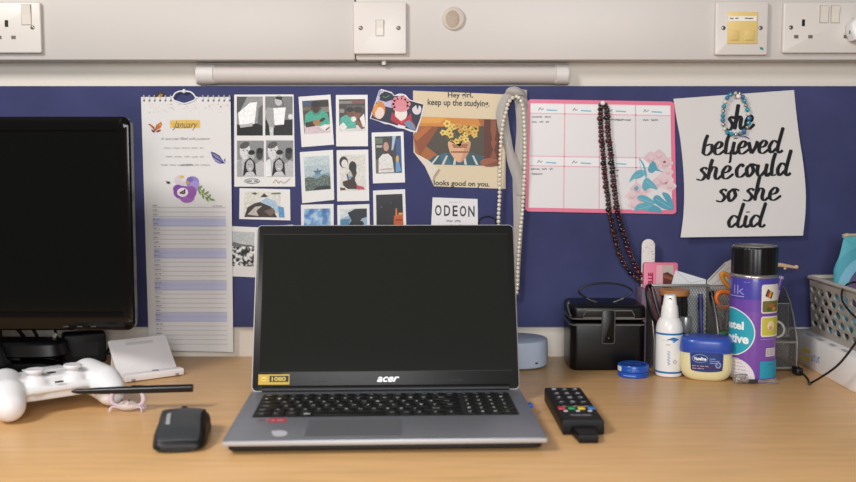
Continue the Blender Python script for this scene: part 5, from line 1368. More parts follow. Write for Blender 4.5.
def build_can():
    r = 0.0346; yc = 1.4422+r; xc = 0.4935; t = T('spray_can', 'tall purple spray can with a black cap and teal circle', 'spray can', (xc, yc, 0), facing(xc, yc))
    Z = lambda py: zat(py, yc-r*0.9)
    zc0, zc1 = Z(275), zat(244.4, yc+r*0.85)
    pu = M('can_purple', '7449a0', 0.3, coat=0.2); vi = M('can_violet', '46419c', 0.3, coat=0.2); md = M('can_mid_purple', '6a45a0', 0.3, coat=0.2)
    al = M('can_rim_metal', 'b9b6b4', 0.3, 0.85)
    b = B(); b.lathe([(r*0.86, 0.0012), (r*0.93, 0), (r, 0.0015), (r, 0.0028)], al, 64); b.done('bottom_rim', t)
    b = B(); zv = Z(300)
    b.lathe([(r*0.995, 0.0026), (r, 0.0032), (r, Z(312))], pu, 72, cap=False); b.lathe([(r, Z(312)), (r, Z(306)), (r, zv)], md, 72, cap=False)
    b.lathe([(r, zv), (r, Z(279.5)), (r*0.992, Z(278.6))], vi, 72, cap=False); b.done('body', t)
    b = B(); b.lathe([(r*0.99, Z(278.7)), (r*1.005, Z(277.8)), (r*0.995, Z(276.6)), (r*0.96, Z(275.6)), (r*0.93, zc0)], al, 72); b.done('shoulder', t)
    b = B()
    prof = []; seg = 96; rings = []
    for z, k in ((zc0, 1), (zc1-0.0035, 1), (zc1-0.0012, 0.985), (zc1, 0.955)):
        rings.append([Vector(((r*0.965*k + (0.00035 if i % 4 < 2 else 0))*math.cos(2*math.pi*i/seg), (r*0.965*k + (0.00035 if i % 4 < 2 else 0))*math.sin(2*math.pi*i/seg), z)) for i in range(seg)])
    b.loft(rings, M('cap_black', '0f0e0e', 0.3)); cp = b.done('cap', t, 30)
    b = B(); b.lathe([(r*0.93, zc1-0.0001), (r*0.925, zc1+0.0012), (r*0.87, zc1+0.0012), (r*0.865, zc1-0.0001)], M('cap_rim', '6f6c6a', 0.4), 64, cap=False); b.done('cap_rim', cp)
    A = lambda px: r*math.asin(max(-1, min(1, (px-755)/23.1)))
    f = Flat(cyl(r), 0.00004, 0.0001, strip=0.003)
    cx = A(757.4)-0.0393; cz = Z(333.5)
    f.add(E(cx, cz, 0.0396, 0.0365, 0, 64), 'e0dde4'); f.add(E(cx, cz, 0.0380, 0.0349, 0, 64), '2f9db0')
    # full words wrap round the can; their ends face the room
    f.text('pastel', A(746.6)-0.046, Z(333.0), A(746.6), Z(322.4), 'e4eaea', 0.04, flip=False); f.text('fixative', A(751.6)-0.058, Z(344.4), A(751.6), Z(334.6), 'e4eaea', 0.04, flip=False)
    cx2 = A(758)-0.031; f.add(E(cx2, 0.0058, 0.0315, 0.0300, 0, 48)[0:25] if False else [(x, max(0.0034, y)) for x, y in E(cx2, 0.0045, 0.0315, 0.0305, 0, 64)], 'd8cfd3')
    for i in range(6): f.scrawl(A(733.5+0.3*i), Z(360.5+3.4*i), A(746.5+i*1.1), 0.0013, 0.0004, '5f5862', 30+i)
    # logo on the violet band
    f.text('lk', A(746.6)-0.019, Z(295.2), A(746.6), Z(286.0), '8d86c9', 0.0, flip=False); f.add(R(A(746.6)-0.030, Z(297.6), A(746.4), Z(296.8)), 'a9a2d4')
    f.scrawl(A(746), Z(282.6), A(752), 0.0013, 0.0004, 'a59dce', 3)
    # two framed pictures
    w0, w1 = A(762.4), A(776.2)+0.006
    f.add(rrect(w0, Z(313.2), w1, Z(284.4), 0.0035, 4), 'dcd6cc'); f.add(rrect(w0+0.0018, Z(312), w1-0.0018, Z(300.8), 0.002, 3), '6f6a3a'); f.add(E((w0+w1)/2, Z(306), 0.006, 0.0035), 'a85f34'); f.add(E((w0+w1)/2-0.005, Z(309), 0.004, 0.003), '49602f'); f.add(E((w0+w1)/2+0.005, Z(309), 0.004, 0.003), 'b98a3c')
    for k, c in enumerate(('3b2b22', 'b03a2c', 'd6a12c', '4b3a2a')): q = w0+0.0055+k*0.0026; f.add([(q, Z(295.5+k*0.8)), (q+0.002, Z(297+k*0.8)), (q+0.0062, Z(290+k)), (q+0.004, Z(288.6+k))], c)
    f.add(rrect(w0, Z(336.6), w1, Z(316.2), 0.0035, 4), 'dcd6cc'); f.add(rrect(w0+0.0016, Z(335.2), w1-0.0016, Z(317.6), 0.0025, 3), 'c3b84a'); f.add(E((w0+w1)/2-0.001, Z(325.6), 0.0065, 0.0075), 'dfd3a0'); f.add(E((w0+w1)/2-0.0015, Z(328), 0.0035, 0.0035), 'd0938a')
    f.add(R(w0, Z(339.4), A(774), Z(338.8)), 'a08bbd')
    f.add(R(A(767.6), Z(356.2), A(775.6), Z(348)), 'd6d0d2')
    for k in range(5): q = A(768.4)+k*0.0030; f.add(R(q, Z(355.6), q+0.0012, Z(348.8)), '6d6470'); f.l -= f.step
    f.l += f.step
    f.add(R(w0+0.0002, Z(378), w1, Z(361)), '2a93ae'); f.scrawl(A(769), Z(364.4), A(775), 0.0013, 0.0005, '1f5f7d', 5)
    f.done('label_print', t)
build_can()

def build_applicator():
    a = gp(741, 384.6); yc = a.y+0.006
    t = T('clear_applicator', 'small clear plastic applicator lying in front of the purple can', 'applicator', (gp(755, 384).x, yc, 0))
    cl = M('clear_plastic', 'f2f0ee', 0.08, trans=0.92, ior=1.42)
    x0 = t.L(gp(734.5, 384)).x; x1 = t.L(gp(748, 384)).x; x2 = t.L(gp(778, 384)).x
    b = B(); rr = 0.0072
    b.lathe([(rr*0.93, 0), (rr, 0.0012), (rr, x1-x0-0.001), (rr*0.72, x1-x0), (rr*0.72, x1-x0-0.0015), (rr*0.8, x1-x0-0.003), (rr*0.8, 0.0025), (0.0001, 0.0022)], cl, 36, xf=TR((x0, 0, rr)) @ RX(math.pi/2, 4, 'Y')); b.done('cap', t)
    b = B(); b.lathe([(0.0022, x1-0.004), (0.0027, x1), (0.0027, x2-0.014), (0.0038, x2-0.010), (0.0032, x2-0.003), (0.0008, x2)], cl, 24, xf=TR((0, -0.001, 0.0038)) @ RX(math.pi/2, 4, 'Y')); b.done('stem', t)
    b = B(); b.lathe([(0.00285, x1+0.001), (0.00295, x1+0.0015), (0.00295, x1+0.0135), (0.00285, x1+0.014)], M('applicator_mark', '2e2c2d', 0.5), 24, xf=TR((0, -0.001, 0.0038)) @ RX(math.pi/2, 4, 'Y'), cap=False); b.done('printed_band', t)
build_applicator()

# ------------------------------------------------------------------ mesh desk organiser
def clip_seg(p, q, poly):
    """The part of segment p-q inside a convex polygon (anticlockwise)."""
    t0, t1 = 0.0, 1.0; d = (q[0]-p[0], q[1]-p[1]); n = len(poly)
    for i in range(n):
        a, b_ = poly[i], poly[(i+1) % n]; nx, ny = -(b_[1]-a[1]), b_[0]-a[0]
        num = nx*(p[0]-a[0])+ny*(p[1]-a[1]); den = nx*d[0]+ny*d[1]
        if abs(den) < 1e-12:
            if num < 0: return None
            continue
        k = -num/den
        if den > 0: t0 = max(t0, k)
        else: t1 = min(t1, k)
    if t1-t0 < 1e-6: return None
    return (p[0]+d[0]*t0, p[1]+d[1]*t0), (p[0]+d[0]*t1, p[1]+d[1]*t1)
def mesh_panel(t, name, poly, place, m, pitch=0.0044, w=0.00092, rim=0.0022, slope=1.7):
    """Expanded-metal panel: crossing diagonal strands inside outline poly, with a wire rim. place(x, y) gives the point."""
    b = B(); xs = [p[0] for p in poly]; ys = [p[1] for p in poly]
    cx0, cx1, cy0, cy1 = min(xs), max(xs), min(ys), max(ys); Hh = cy1-cy0
    for s_ in (-1, 1):
        x = cx0 - Hh/slope - pitch
        while x < cx1 + Hh/slope + pitch:
            g = clip_seg((x, cy0), (x + s_*Hh/slope, cy1), poly)
            x += pitch
            if not g: continue
            (a, c), (d, e) = g; L_ = math.hypot(d-a, e-c)
            if L_ < 0.001: continue
            nx, ny = -(e-c)/L_*w/2, (d-a)/L_*w/2
            vs = [place(a+nx, c+ny, 0.0), place(d+nx, e+ny, 0.0), place(d-nx, e-ny, 0.0), place(a-nx, c-ny, 0.0), place(a, c, 0.0005), place(d, e, 0.0005)]
            b.add(vs, [(0, 1, 5, 4), (4, 5, 2, 3), (0, 3, 2, 1)], m)
    o = b.done(name, t, 20)
    b = B(); b.tube([place(x, y, 0) for x, y in poly], rim/2, M('organiser_rim', '8e8b86', 0.4, 0.4), 8, True, 1); b.done('wire_rim', o)
    return o
def build_organiser():
    xl, xr, xd = 0.357, 0.582, 0.459; yf, ym, yb = 1.530, 1.592, 1.628
    t = T('desk_organiser', 'grey wire mesh desk organiser full of stationery behind the toiletries', 'organiser', ((xl+xr)/2, (yf+yb)/2, 0))
    m = M('organiser_mesh', '8b8884', 0.4, 0.5)
    X = lambda y0: (lambda x, z, l: t.L((x, y0-l, z)))
    zr = zat(285.4, ym)
    mesh_panel(t, 'rear_panel', [(xl, 0.004), (xr, 0.004), (xr, zr-0.012), (xl, zr-0.012)], X(yb), m)
    mesh_panel(t, 'middle_panel', [(xl, 0.004), (xr-0.045, 0.004), (xr-0.045, zr), (xl, zr)], X(ym), m)
    b = B(); a = t.L(((xl+xd)/2, ym-0.001, zr)); b.box(a, (xd-xl, 0.004, 0.0045), M('organiser_rim', '8e8b86', 0.4, 0.4), 0.001); b.done('top_rail', t)
    prof = [(yf, 0.004), (yb, 0.004), (yb, zr+0.002), (yb-0.012, zr), (yb-0.04, zr-0.012), (yb-0.066, zr-0.034), (yb-0.085, zr-0.058), (yf, 0.046)]
    prof = [(yf, 0.004), (yb, 0.004), (yb, zr-0.002), (yb-0.014, zr+0.001), (yb-0.04, zr-0.006), (yb-0.062, zr-0.022), (yb-0.08, zr-0.045), (yf, zr-0.08)]
    for x, nm in ((xl, 'side_panel'), (xd, 'divider'), (xr, 'side_panel')):
        mesh_panel(t, nm, prof, (lambda xx: (lambda y, z, l: t.L((xx+l, y, z))))(x), m)
    zc = zat(303.5, 1.562)
    mesh_panel(t, 'cup_front', [(xd+0.003, 0.048), (xr-0.003, 0.048), (xr-0.003, zc), (xd+0.003, zc)], X(1.562), m)
    mesh_panel(t, 'drawer_front', [(xd+0.004, 0.004), (xr-0.002, 0.004), (xr-0.002, 0.0455), (xd+0.004, 0.0455)], X(yf-0.001), m, rim=0.005)
    mesh_panel(t, 'front_panel', [(xl+0.003, 0.004), (xd-0.003, 0.004), (xd-0.003, 0.046), (xl+0.003, 0.046)], X(yf), m)
    b = B(); b.box(t.L(((xl+xr)/2, (yf+yb)/2, 0.003)), (xr-xl-0.002, yb-yf-0.002, 0.002), m); b.done('base_plate', t)
    b = B(); b.box(t.L(((xd+xr)/2, (yf+1.562)/2, 0.0470)), (xr-xd-0.006, 1.562-yf, 0.0015), m); b.done('shelf', t)
    for x in (xl+0.01, xr-0.01):
        for y in (yf+0.01, yb-0.01):
            b = B(); q = t.L((x, y, 0)); b.lathe([(0.004, 0), (0.004, 0.0022)], DARK, 14, c=q); b.done('foot', t)
    return xl, xr, xd, yf, ym, yb, zr
xl, xr, xd, yf, ym, yb, zr = build_organiser()

# things kept in the organiser
t = T('nail_file', 'white speckled nail file standing upright in the mesh organiser', 'nail file', (wp(648, 284, 1.615).x, 1.615, 0.0055))
a0, a1, ztp = t.L(wp(641.4, 262, 1.615)).x, t.L(wp(654.6, 262, 1.615)).x, t.L(wp(648, 239, 1.615)).z
w = (a1-a0)/2; cxm = (a0+a1)/2
out = [(cxm-w, 0.0)] + [(cxm+w, 0.0)] + [(cxm+w*math.cos(a), ztp-w+w*math.sin(a)) for a in [math.pi*k/14 for k in range(15)]]
b = B(); b.prism(out, -0.0015, 0.0015, M('file_white', 'd9d3cf', 0.8), 0.0006, 2, xf=RX(math.pi/2, 4, 'X')); o = b.done('board', t)
f = Flat(lambda x, y, l: Vector((x, -0.0015-l, y)), 0.00003, 0.0001); rnd = random.Random(2)
for i in range(26): f.add(E(cxm+rnd.uniform(-.8, .8)*w, ztp-rnd.uniform(0.004, 0.05), 0.0009, 0.0006, rnd.uniform(0, 90), 6), rnd.choice(['9aa0ae', 'b3a7a3', 'a7899a', '8d94a0'])); f.l -= f.step*.8
f.done('speckles', o)

yq = 1.606
t = T('pink_packet', 'pink card packet with a picture window standing in the organiser', 'packet', (wp(660, 284, yq).x, yq, 0.0055))
P = lambda px, py: (lambda v: (v.x, v.z))(t.L(wp(px, py, yq)))
x0, zt1 = P(643.2, 262.4); x1, _z = P(677.4, 263)
b = B(); b.prism(rrect(x0, 0.0, x1, zt1, 0.004, 4), -0.0045, 0.0045, M('packet_pink', 'd8708c', 0.4), 0.0008, 2, xf=RX(math.pi/2, 4, 'X')); o = b.done('card', t)
f = Flat(lambda x, y, l: Vector((x, -0.0045-l, y)), 0.00004, 0.0001); f.uv = P
f.add([(656, 265), (662, 264.6), (662, 300), (654.6, 300)], 'dba7b0'); f.add([(662.4, 264.8), (672.6, 264.6), (672.4, 300), (662, 300)], 'b5aba1'); f.add([(662.4, 273), (667, 271.6), (672.4, 275), (672.4, 300), (662, 300)], '5b2b20'); f.add([(662.6, 274), (672, 277), (671.6, 280), (662.6, 277.6)], '8a4a34')
f.uv = P
f.text('ELLE', 643.6, 276.2, 656.2, 281.2, 'a31d4a', 0.06, 0, -90); f.done('print', o)

t = T('envelope', 'white envelope leaning behind the top rail of the organiser', 'envelope', (wp(688, 284, 1.602).x, 1.601, 0.0055))
P = lambda px, py: (lambda v: (v.x, v.z))(t.L(wp(px, py, 1.601)))
out = [P(671.2, 284.6), P(675.6, 270.2), P(705.6, 279.4), P(706, 300)]; out = [(out[0][0]-0.004, 0.0), (out[3][0], 0.0), out[3], out[2], out[1], out[0]]
b = B(); b.prism(out, -0.0009, 0.0009, M('envelope_white', 'd6d8da', 0.6), xf=RX(math.pi/2, 4, 'X')); o = b.done('paper', t)
f = Flat(lambda x, y, l: Vector((x, -0.0009-l, y)), 0.00004, 0.0001); f.uv = P; f.line([(676, 270.8), (690, 283), (705, 279.8)], 0.7, 'b9bcc0'); f.done('flap_edge', o)

t = T('spice_jar', 'dark glass jar with a wooden lid inside the organiser', 'jar', (wp(674, 300, 1.568).x, 1.566, 0.0045))
Zj = lambda py: zat(py, 1.566)-0.0045
b = B(); b.lathe([(0.019, 0), (0.0215, 0.002), (0.0215, Zj(304)), (0.0205, Zj(298)), (0.021, Zj(295))], M('jar_dark_glass', '1d1a17', 0.12, var=0.6, scale=120, coat=0.4), 40); b.done('glass', t)
b = B(); b.lathe([(0.0225, Zj(295)), (0.0238, Zj(294.4)), (0.0238, Zj(290.4)), (0.0225, Zj(289.4)), (0.0001, Zj(289.2))], M('jar_lid_wood', 'a8713f', 0.5, var=0.15, scale=60), 40); b.done('lid', t)
t = T('ink_bottle', 'small dark bottle with a silver cap low in the mesh organiser', 'bottle', (wp(685.6, 330, 1.545).x, 1.546, 0.0045))
Zj = lambda py: zat(py, 1.546)-0.0045
b = B(); b.lathe([(0.0095, 0), (0.0105, 0.002), (0.0105, Zj(336)), (0.008, Zj(332))], M('bottle_dark', '201f22', 0.2), 32); b.done('glass', t)
b = B(); rings = []
for z in (Zj(332), Zj(331.4), Zj(317.6), Zj(316.6)):
    k = 0.93 if z in (Zj(332), Zj(316.6)) else 1
    rings.append([Vector(((0.0088*k+(0.0003 if i % 2 else 0))*math.cos(2*math.pi*i/40), (0.0088*k+(0.0003 if i % 2 else 0))*math.sin(2*math.pi*i/40), z)) for i in range(40)])
b.loft(rings, M('cap_silver', 'a9a9a8', 0.35, 0.6)); b.done('cap', t)
def stick(name, label, cat, a, d, r, m, y=None, tip=None):
    """A pen-like stick from point a (low) to d (high)."""
    a, d = Vector(a), Vector(d); t = T(name, label, cat, a); A, D = t.L(a), t.L(d); n = D-A
    b = B(); b.tube([A, A+n*0.03, A+n*0.97, D], lambda u: r*(0.8 if u < .02 or u > .98 else 1), m, 14, False, 3); b.done('barrel', t)
    if tip: b = B(); b.tube([A+n*0.8, A+n*1.0], r*1.18, tip, 14, False, 1); b.done('cap', t)
stick('pen', 'violet blue pen leaning in the mesh organiser next to the dark jar', 'pen', (0.445, 1.575, 0.007), wp(700.5, 297, 1.582), 0.0036, M('pen_violet', '3b3f77', 0.35), tip=M('pen_violet_cap', '2f315c', 0.35))
stick('pen', 'black pen standing in the organiser beside the orange scissors', 'pen', (0.470, 1.572, 0.051), wp(711.6, 293, 1.58), 0.0042, M('pen_black_body', '141416', 0.35), tip=M('pen_black_cap', '0c0c0d', 0.3))
stick('pen', 'purple and white pen standing just behind the spray can shoulder', 'pen', (0.548, 1.574, 0.051), wp(780.8, 279, 1.585), 0.0043, M('pen_lilac', 'a79bc4', 0.35), tip=M('pen_purple_cap', '5a4590', 0.35))
for k, (x0, y0, x1, y1) in enumerate(((664, 312, 672, 336), (677, 300, 683, 317))):
    stick('makeup_pencil', ('dark pencil low in the organiser behind the spray bottle', 'dark pencil leaning between wooden lid jar and silver cap')[k], 'pencil', wp(x1, y1, 1.558) if k else (wp(x1, y1, 1.55)), wp(x0, y0, 1.572), 0.0028, M('pencil_dark', '1d1a1b', 0.35))

# white booklet wedge and orange scissors
yq = 1.606
t = T('booklet', 'white folded booklet sticking out of the organiser behind the spray can', 'booklet', (wp(722, 284, yq).x, yq, 0.0055))
P = lambda px, py: (lambda v: (v.x, v.z))(t.L(wp(px, py, yq)))
out = [(P(707, 300)[0], 0), (P(742, 300)[0], 0), P(742, 262), P(732.6, 256.4), P(731.6, 259.6), P(725, 262.6), P(706.6, 281)]
b = B(); b.prism(out, -0.0022, 0.0022, M('booklet_white', 'ccc6c2', 0.6), xf=RX(math.pi/2, 4, 'X')); o = b.done('pages', t)
f = Flat(lambda x, y, l: Vector((x, -0.0022-l, y)), 0.00004, 0.0001); f.uv = P
f.line([(725, 263.6), (708, 281.6)], 1.0, '9a938e'); f.line([(721, 272), (736, 264)], 0.5, 'b0a9a4'); f.line([(712, 284), (734, 270)], 0.5, 'b9a08f'); f.done('print', o)
def build_scissors():
    og = M('scissor_orange', 'd9702a', 0.35); yq = 1.576
    t = T('scissors', 'scissors with orange handles upright in the organiser beside the can', 'scissors', (wp(724, 300, yq).x, yq, 0.051))
    q = lambda px, py, d=0: t.L(wp(px, py, yq-d))
    b = B(); b.tube([q(x, y) for x, y in ((716.4, 300), (718, 293.6), (724, 291.6), (731, 294), (733.6, 300), (729.6, 307), (721, 307))], 0.0042, og, 12, True, 5); b.done('handle', t)
    b = B(); b.tube([q(x, y, -0.006) for x, y in ((721.6, 274.4), (725.6, 273.6), (732, 279), (737, 284), (737, 290), (731, 288), (725, 282.4))], lambda u: 0.0036, M('scissor_amber', 'd68b35', 0.35), 12, True, 5); b.done('handle', t)
    for s_ in (-1, 1):
        a = q(726+s_*2, 310); e = Vector((a.x+s_*0.002, a.y+0.001*s_, 0.0005)); b = B(); b.tube([a, e], lambda u: 0.0045-0.003*u, M('scissor_steel', '9b9c9e', 0.25, 0.9), 8, False, 4, flat=0.35); b.done('blade', t)
build_scissors()
# flat packets on the organiser's shelf
for k, (nm, lb, x0, x1, c, z0) in enumerate((('sachet', 'white sachet lying on the organiser shelf beside the can', 714, 734, 'd2cdca', 0.0482), ('sachet', 'green sachet lying on top of the white one in the organiser', 717, 729, '3f6b47', 0.0545), ('sachet', 'small red sachet at the end of the organiser shelf', 727.5, 734, '9b3138', 0.0545))):
    yq = 1.546 if k else 1.547
    a, d = wp(x0, 330, yq).x, wp(x1, 330, yq).x
    t = T(nm, lb, 'sachet', ((a+d)/2, yq, z0), 0, 'sachets on the organiser shelf')
    b = B(); b.box((0, 0, 0.003), (d-a, 0.024 if not k else 0.018, 0.0055), M('sachet_'+c, c, 0.45), 0.002, 3, xf=RX((0, -.12, .1)[k], 4, 'Y')); b.done('wrapper', t)
def build_peg():
    yq = 1.590; wd = M('peg_wood', 'c2a283', 0.55, var=0.08, scale=80)
    t = T('wooden_spatula', 'pale wooden applicator stick poking out behind the spray can cap', 'stick', (wp(774, 300, yq).x, yq, 0.051))
    A, D = wp(770, 263, yq), wp(798.4, 266.8, yq)
    b = B(); b.tube([t.L(p) for p in ((0.535, 1.585, 0.052), wp(768, 290, yq), wp(772, 268, yq), wp(778, 265, yq), wp(788, 266.2, yq), wp(795, 267.4, yq))], lambda u: 0.0058-0.0036*u, wd, 12, False, 6); b.done('shaft', t)
    b = B(); q = t.L(wp(796.4, 267, yq)); b.ball(q, 0.0036, wd, 16, sc=(1, 1, 0.95)); b.done('knob', t)
    b = B(); b.ball(t.L(wp(785, 268.4, yq)), 0.0024, wd, 12); b.done('nib', t)
build_peg()
t = T('cable', 'coiled pale cable showing between the can and organiser side', 'cable', (0.557, 1.553, 0.0490))
b = B(); b.tube([(0.012*math.cos(a), 0.004*math.sin(a), 0.013+0.012*math.sin(a)) for a in (2*math.pi*k/16 for k in range(16))], 0.0021, M('cable_pale', 'b9b3ad', 0.5), 10, True, 4); b.done('coil', t)
def build_strap():
    m = M('strap_black', '0d0d0e', 0.5); Q = lambda px, py, y: wp(px, py, y)
    t = T('strap', 'black wrist strap hanging over the organiser side by the case', 'strap', (0.362, 1.558, zat(329, 1.556)))
    b = B(); b.tube([t.L(p) for p in (Q(649, 285, 1.566), Q(646.6, 290, 1.553), Q(648.4, 303, 1.545), Q(653, 318, 1.542), Q(660, 327, 1.545), Q(662, 322, 1.560), Q(657, 306, 1.565), Q(653, 291, 1.57))], 0.0032, m, 10, True, 6, flat=0.6); b.done('loop', t)
    b = B(); b.tube([t.L(p) for p in (Q(652, 287, 1.560), Q(655, 300, 1.552), Q(659, 314, 1.550), Q(662, 321, 1.552))], 0.0010, M('strap_seam', '6f6c6a', 0.4), 8, False, 6); b.done('zip_edge', t)
build_strap()
def build_purse():
    x0, x1 = 0.3465, 0.3545; zt1 = zat(287.5, 1.602)
    t = T('small_wallet', 'dark plum wallet wedged upright between the black case and the organiser', 'wallet', ((x0+x1)/2, 1.600, 0))
    b = B(); b.prism(rrect(-0.0036, 0, 0.0036, zt1, 0.0008, 3), -0.022, 0.022, M('wallet_plum', '7d687c', 0.6), 0.0006, 2, xf=RX(math.pi/2, 4, 'X')); b.done('leather', t)
build_purse()

# ------------------------------------------------------------------ box, basket, pouch, lead
bx0, bx1, by0, by1, bh = 0.6095, 0.90, 1.22, 1.6325, 0.0492
t = T('carton', 'long white carton with a yellow block lying under the basket', 'box', ((bx0+bx1)/2, (by0+by1)/2, 0))
b = B(); b.box(t.L(((bx0+bx1)/2, (by0+by1)/2, bh/2)), (bx1-bx0, by1-by0, bh), M('carton_white', 'f0eeed', 0.5, var=0.02, scale=12), 0.0012, 2); c_ = b.done('box', t)
f = Flat(lambda x, y, l: t.L((bx0-l, x, y)), 0.00004, 0.0001)
Y_ = lambda px: (lambda r: r.y*(bx0/r.x))(ray(px, 350))
def Zs(px, py):
    r = ray(px, py); k = bx0/r.x; return H+r.z*k
f.add([(Y_(801.4), Zs(801.4, 347.6)), (Y_(810), Zs(810, 350.4)), (Y_(810), Zs(810, 354)), (Y_(806), Zs(806, 352.6)), (Y_(801.4), Zs(801.4, 351.4))], 'd8b93f')
f.add([(Y_(801.4), Zs(801.4, 355)), (Y_(809.6), Zs(809.6, 358)), (Y_(809.6), Zs(809.6, 362.6)), (Y_(801.4), Zs(801.4, 359))], 'd8b93f')
for k, px in enumerate((812.4, 814.8, 817.2, 819.4)):
    yb_ = Zs(px, 361.0+k*0.7); yt_ = Zs(px, 355.4+k*0.7); w = 0.0016; y_ = Y_(px)
    f.line([(y_+0.0035, yt_), (y_-0.002, yt_), (y_+0.003, (yb_+yt_)/2), (y_-0.002, yb_)] if k % 2 else [(y_+0.003, yt_), (y_+0.002, yb_), (y_-0.003, yb_+0.002), (y_-0.003, yt_)], w, '7f76b5', 3)
f.done('maker_mark', c_)
f = Flat(lambda x, y, l: t.L((x, y, bh+l)), 0.00004, 0.0001)
for k in range(4): f.add([(bx0+0.004+k*.001, 1.585-k*.045), (bx0+0.014, 1.588-k*.045), (bx0+0.014, 1.566-k*.045), (bx0+0.004, 1.562-k*.045)], 'b5b1b3'); f.l -= f.step
f.done('top_print', c_)
b = B(); b.box(t.L((bx0-0.00015, (by0+by1)/2-0.06, bh*0.5)), (0.0003, 0.0012, bh*0.9), M('carton_seam', 'c9c5c4', 0.6)); b.done('flap_seam', c_)

def build_basket():
    x0, x1, y0, y1, z0 = 0.634, 0.86, 1.27, 1.603, bh+0.0006
    zt_ = zat(277.4, 1.60); h = zt_-z0
    t = T('plastic_basket', 'grey plastic basket with rows of holes standing on the white carton', 'basket', ((x0+x1)/2, (y0+y1)/2, z0))
    m = M('basket_grey', 'a39c92', 0.45)
    X0, X1, Y0, Y1 = x0-t.loc.x, x1-t.loc.x, y0-t.loc.y, y1-t.loc.y
    def holed(name, u0, u1, place):
        rows, bw = 5, (0.030 if name == 'side_wall' else 0.0155); v0, v1 = 0.008, h-0.012; nc = int((u1-u0)/bw); bw = (u1-u0)/nc; bh_ = (v1-v0)/rows
        b = B(); n = 16
        for r in range(rows):
            for c in range(-1, nc+1):
                off = bw/2 if r % 2 else 0
                ua, ub = u0+c*bw+off, u0+(c+1)*bw+off; ca, cb_ = max(ua, u0), min(ub, u1)
                if cb_-ca < bw*0.2: continue
                va, vb = v0+r*bh_, v0+(r+1)*bh_
                if cb_-ca < bw*0.95:
                    b.add([place(ca, va), place(cb_, va), place(cb_, vb), place(ca, vb)], [(0, 1, 2, 3)], m); continue
                uc, vc = (ua+ub)/2, (va+vb)/2; sq = []; el = []
                for k in range(n):
                    a = 2*math.pi*k/n; ca_, sa = math.cos(a), math.sin(a); s_ = 1/max(abs(ca_), abs(sa))
                    sq.append(place(uc+ca_*s_*bw/2, vc+sa*s_*bh_/2))
                    ww = bw*0.36*(1.0 - 0.3*sa*(1 if (c+r) % 2 else -1)); el.append(place(uc+ca_*ww, vc+sa*bh_*0.43))
                b.add(sq+el, [(k, (k+1) % n, n+(k+1) % n, n+k) for k in range(n)], m)
        b.add([place(u0, 0), place(u1, 0), place(u1, v0), place(u0, v0)], [(0, 1, 2, 3)], m)
        b.add([place(u0, v1), place(u1, v1), place(u1, h), place(u0, h)], [(0, 1, 2, 3)], m)
        o = b.done(name, t, 30, doub=0.00005); s_ = o.modifiers.new('thickness', 'SOLIDIFY'); s_.thickness = 0.0028; s_.offset = 0
    tp = 0.006
    holed('side_wall', Y0, Y1, lambda u, v: Vector((X0-tp*v/h, u, v))); holed('side_wall', Y0, Y1, lambda u, v: Vector((X1+tp*v/h, u, v)))
    holed('end_wall', X0, X1, lambda u, v: Vector((u, Y1+tp*v/h*.5, v))); holed('end_wall', X0, X1, lambda u, v: Vector((u, Y0-tp*v/h*.5, v)))
    b = B(); ring = [(x, y, h) for x, y in rrect(X0-tp-0.0015, Y0-0.004, X1+tp+0.0015, Y1+0.004, 0.008, 5)]
    b.tube(ring, 0.0034, M('basket_rim', 'b5aea4', 0.45), 10, True, 1, flat=1.3); b.done('rim', t)
    b = B(); b.box(((X0+X1)/2, (Y0+Y1)/2, 0.002), (X1-X0, Y1-Y0, 0.003), m); b.done('bottom', t)
    return t
build_basket()
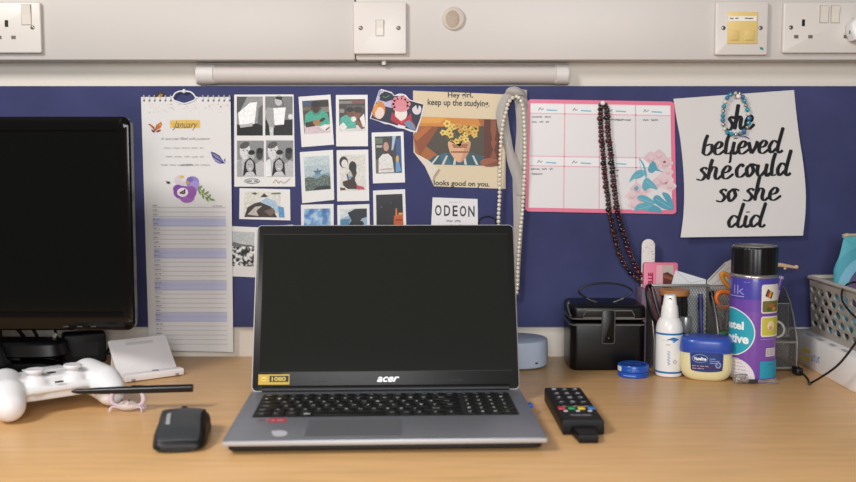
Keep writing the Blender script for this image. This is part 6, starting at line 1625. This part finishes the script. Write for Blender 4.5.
def build_pouch():
    yq = 1.545; t = T('zip_pouch', 'teal and plum fabric pouch standing in the grey basket', 'pouch', (0.745, yq, bh+0.005))
    P = lambda px, py: (lambda v: (v.x, v.z))(t.L(wp(px, py, yq)))
    zt1 = P(845, 236)[1]; xl_ = 0.6405-0.745
    out = [(xl_+0.012, 0.0), (xl_+0.003, 0.02), (xl_+0.001, P(0, 276)[1]), (xl_+0.003, P(0, 266)[1]), (P(838.6, 258)[0], P(0, 258)[1]), (P(841.6, 247)[0], P(0, 247)[1]), (P(844, 238)[0], P(0, 238)[1]), (P(848, 235.6)[0], zt1), (0.03, zt1+0.001), (-xl_-0.014, zt1-0.001), (-xl_-0.006, P(0, 250)[1]), (-xl_, 0.04), (-xl_-0.008, 0.0)]
    o2 = s2(out, 4, True); n = len(o2); cx_ = 0.0; cz_ = zt1*0.45
    b = B(); rings = []
    for k in range(-6, 7):
        a = k/6*math.pi/2; s_ = 0.02+0.98*math.cos(a)**0.55
        rings.append([Vector((cx_+(x-cx_)*s_, 0.034*math.sin(a)*max(0.12, 1-(z/zt1)*0.85), cz_+(z-cz_)*s_)) for x, z in o2])
    m = bpy.data.materials.new('pouch_fabric'); m.use_nodes = True; nt = m.node_tree; pb = nt.nodes['Principled BSDF']; pb.inputs['Roughness'].default_value = 0.7
    tc = nt.nodes.new('ShaderNodeTexCoord'); mpn = nt.nodes.new('ShaderNodeVectorMath'); mpn.operation = 'DISTANCE'
    nt.links.new(tc.outputs['Object'], mpn.inputs[0]); cc = P(873, 291); mpn.inputs[1].default_value = (cc[0], -0.03, cc[1])
    rp = nt.nodes.new('ShaderNodeValToRGB'); rp.color_ramp.interpolation = 'CONSTANT'; els = rp.color_ramp.elements
    while len(els) < 4: els.new(0.5)
    mr = nt.nodes.new('ShaderNodeMath'); mr.operation = 'DIVIDE'; mr.inputs[1].default_value = 0.1
    nt.links.new(mpn.outputs['Value'], mr.inputs[0]); nt.links.new(mr.outputs[0], rp.inputs['Fac'])
    for e, (p_, h_) in zip(els, ((0.0, '4f4468'), (0.50, '6fa9bd'), (0.64, '4593a3'), (0.8, '4fa0ad'))): e.position = p_; e.color = lin(h_)
    nt.links.new(rp.outputs['Color'], pb.inputs['Base Color'])
    b.loft(rings, m); b.done('fabric', t, 60)
    b = B(); q = P(846.5, 235.8); b.tube([(q[0]-0.001, 0, q[1]-0.001), (q[0]+0.004, 0, q[1]+0.0012), (0.03, 0, zt1+0.0016), (-xl_-0.014, 0, zt1)], 0.0024, M('zip_sand', 'b39f85', 0.6), 10, False, 5); b.done('zip', t)
    b = B(); b.box((q[0]+0.001, 0, q[1]+0.0015), (0.006, 0.006, 0.005), M('zip_end', 'c3aa88', 0.6), 0.0015); b.done('zip_tab', t)
build_pouch()
def build_lead():
    G = lambda px, py, z: gp(px, py, z)
    pl = G(799.5, 373, 0.004)
    pts = [G(800, 371.5, 0.007), G(806, 377, 0.006), G(808.6, 381, 0.0025), G(809, 384, 0.0022), G(812, 382.4, 0.003), wp(822, 376.6, 1.40), wp(838, 365, 1.36), wp(852, 348, 1.33), wp(864, 330, 1.33), wp(862, 322, 1.40), wp(852, 314, 1.43), wp(843, 302, 1.45), wp(842, 292, 1.46), wp(846, 285.5, 1.47), wp(852, 282.6, 1.47), wp(862, 283, 1.47), wp(880, 290, 1.45)]
    t = T('charging_lead', 'thin black lead looping from the desk up past the basket', 'cable', (pts[3].x, pts[3].y, 0))
    b = B(); b.tube([t.L(p) for p in pts], 0.00165, cb, 10, False, 8); b.done('cord', t)
    b = B(); q = t.L(pl); b.box((q.x-0.001, q.y+0.006, 0.0062), (0.012, 0.022, 0.012), cb, 0.0035, 3, xf=None); b.done('connector', t)
build_lead()
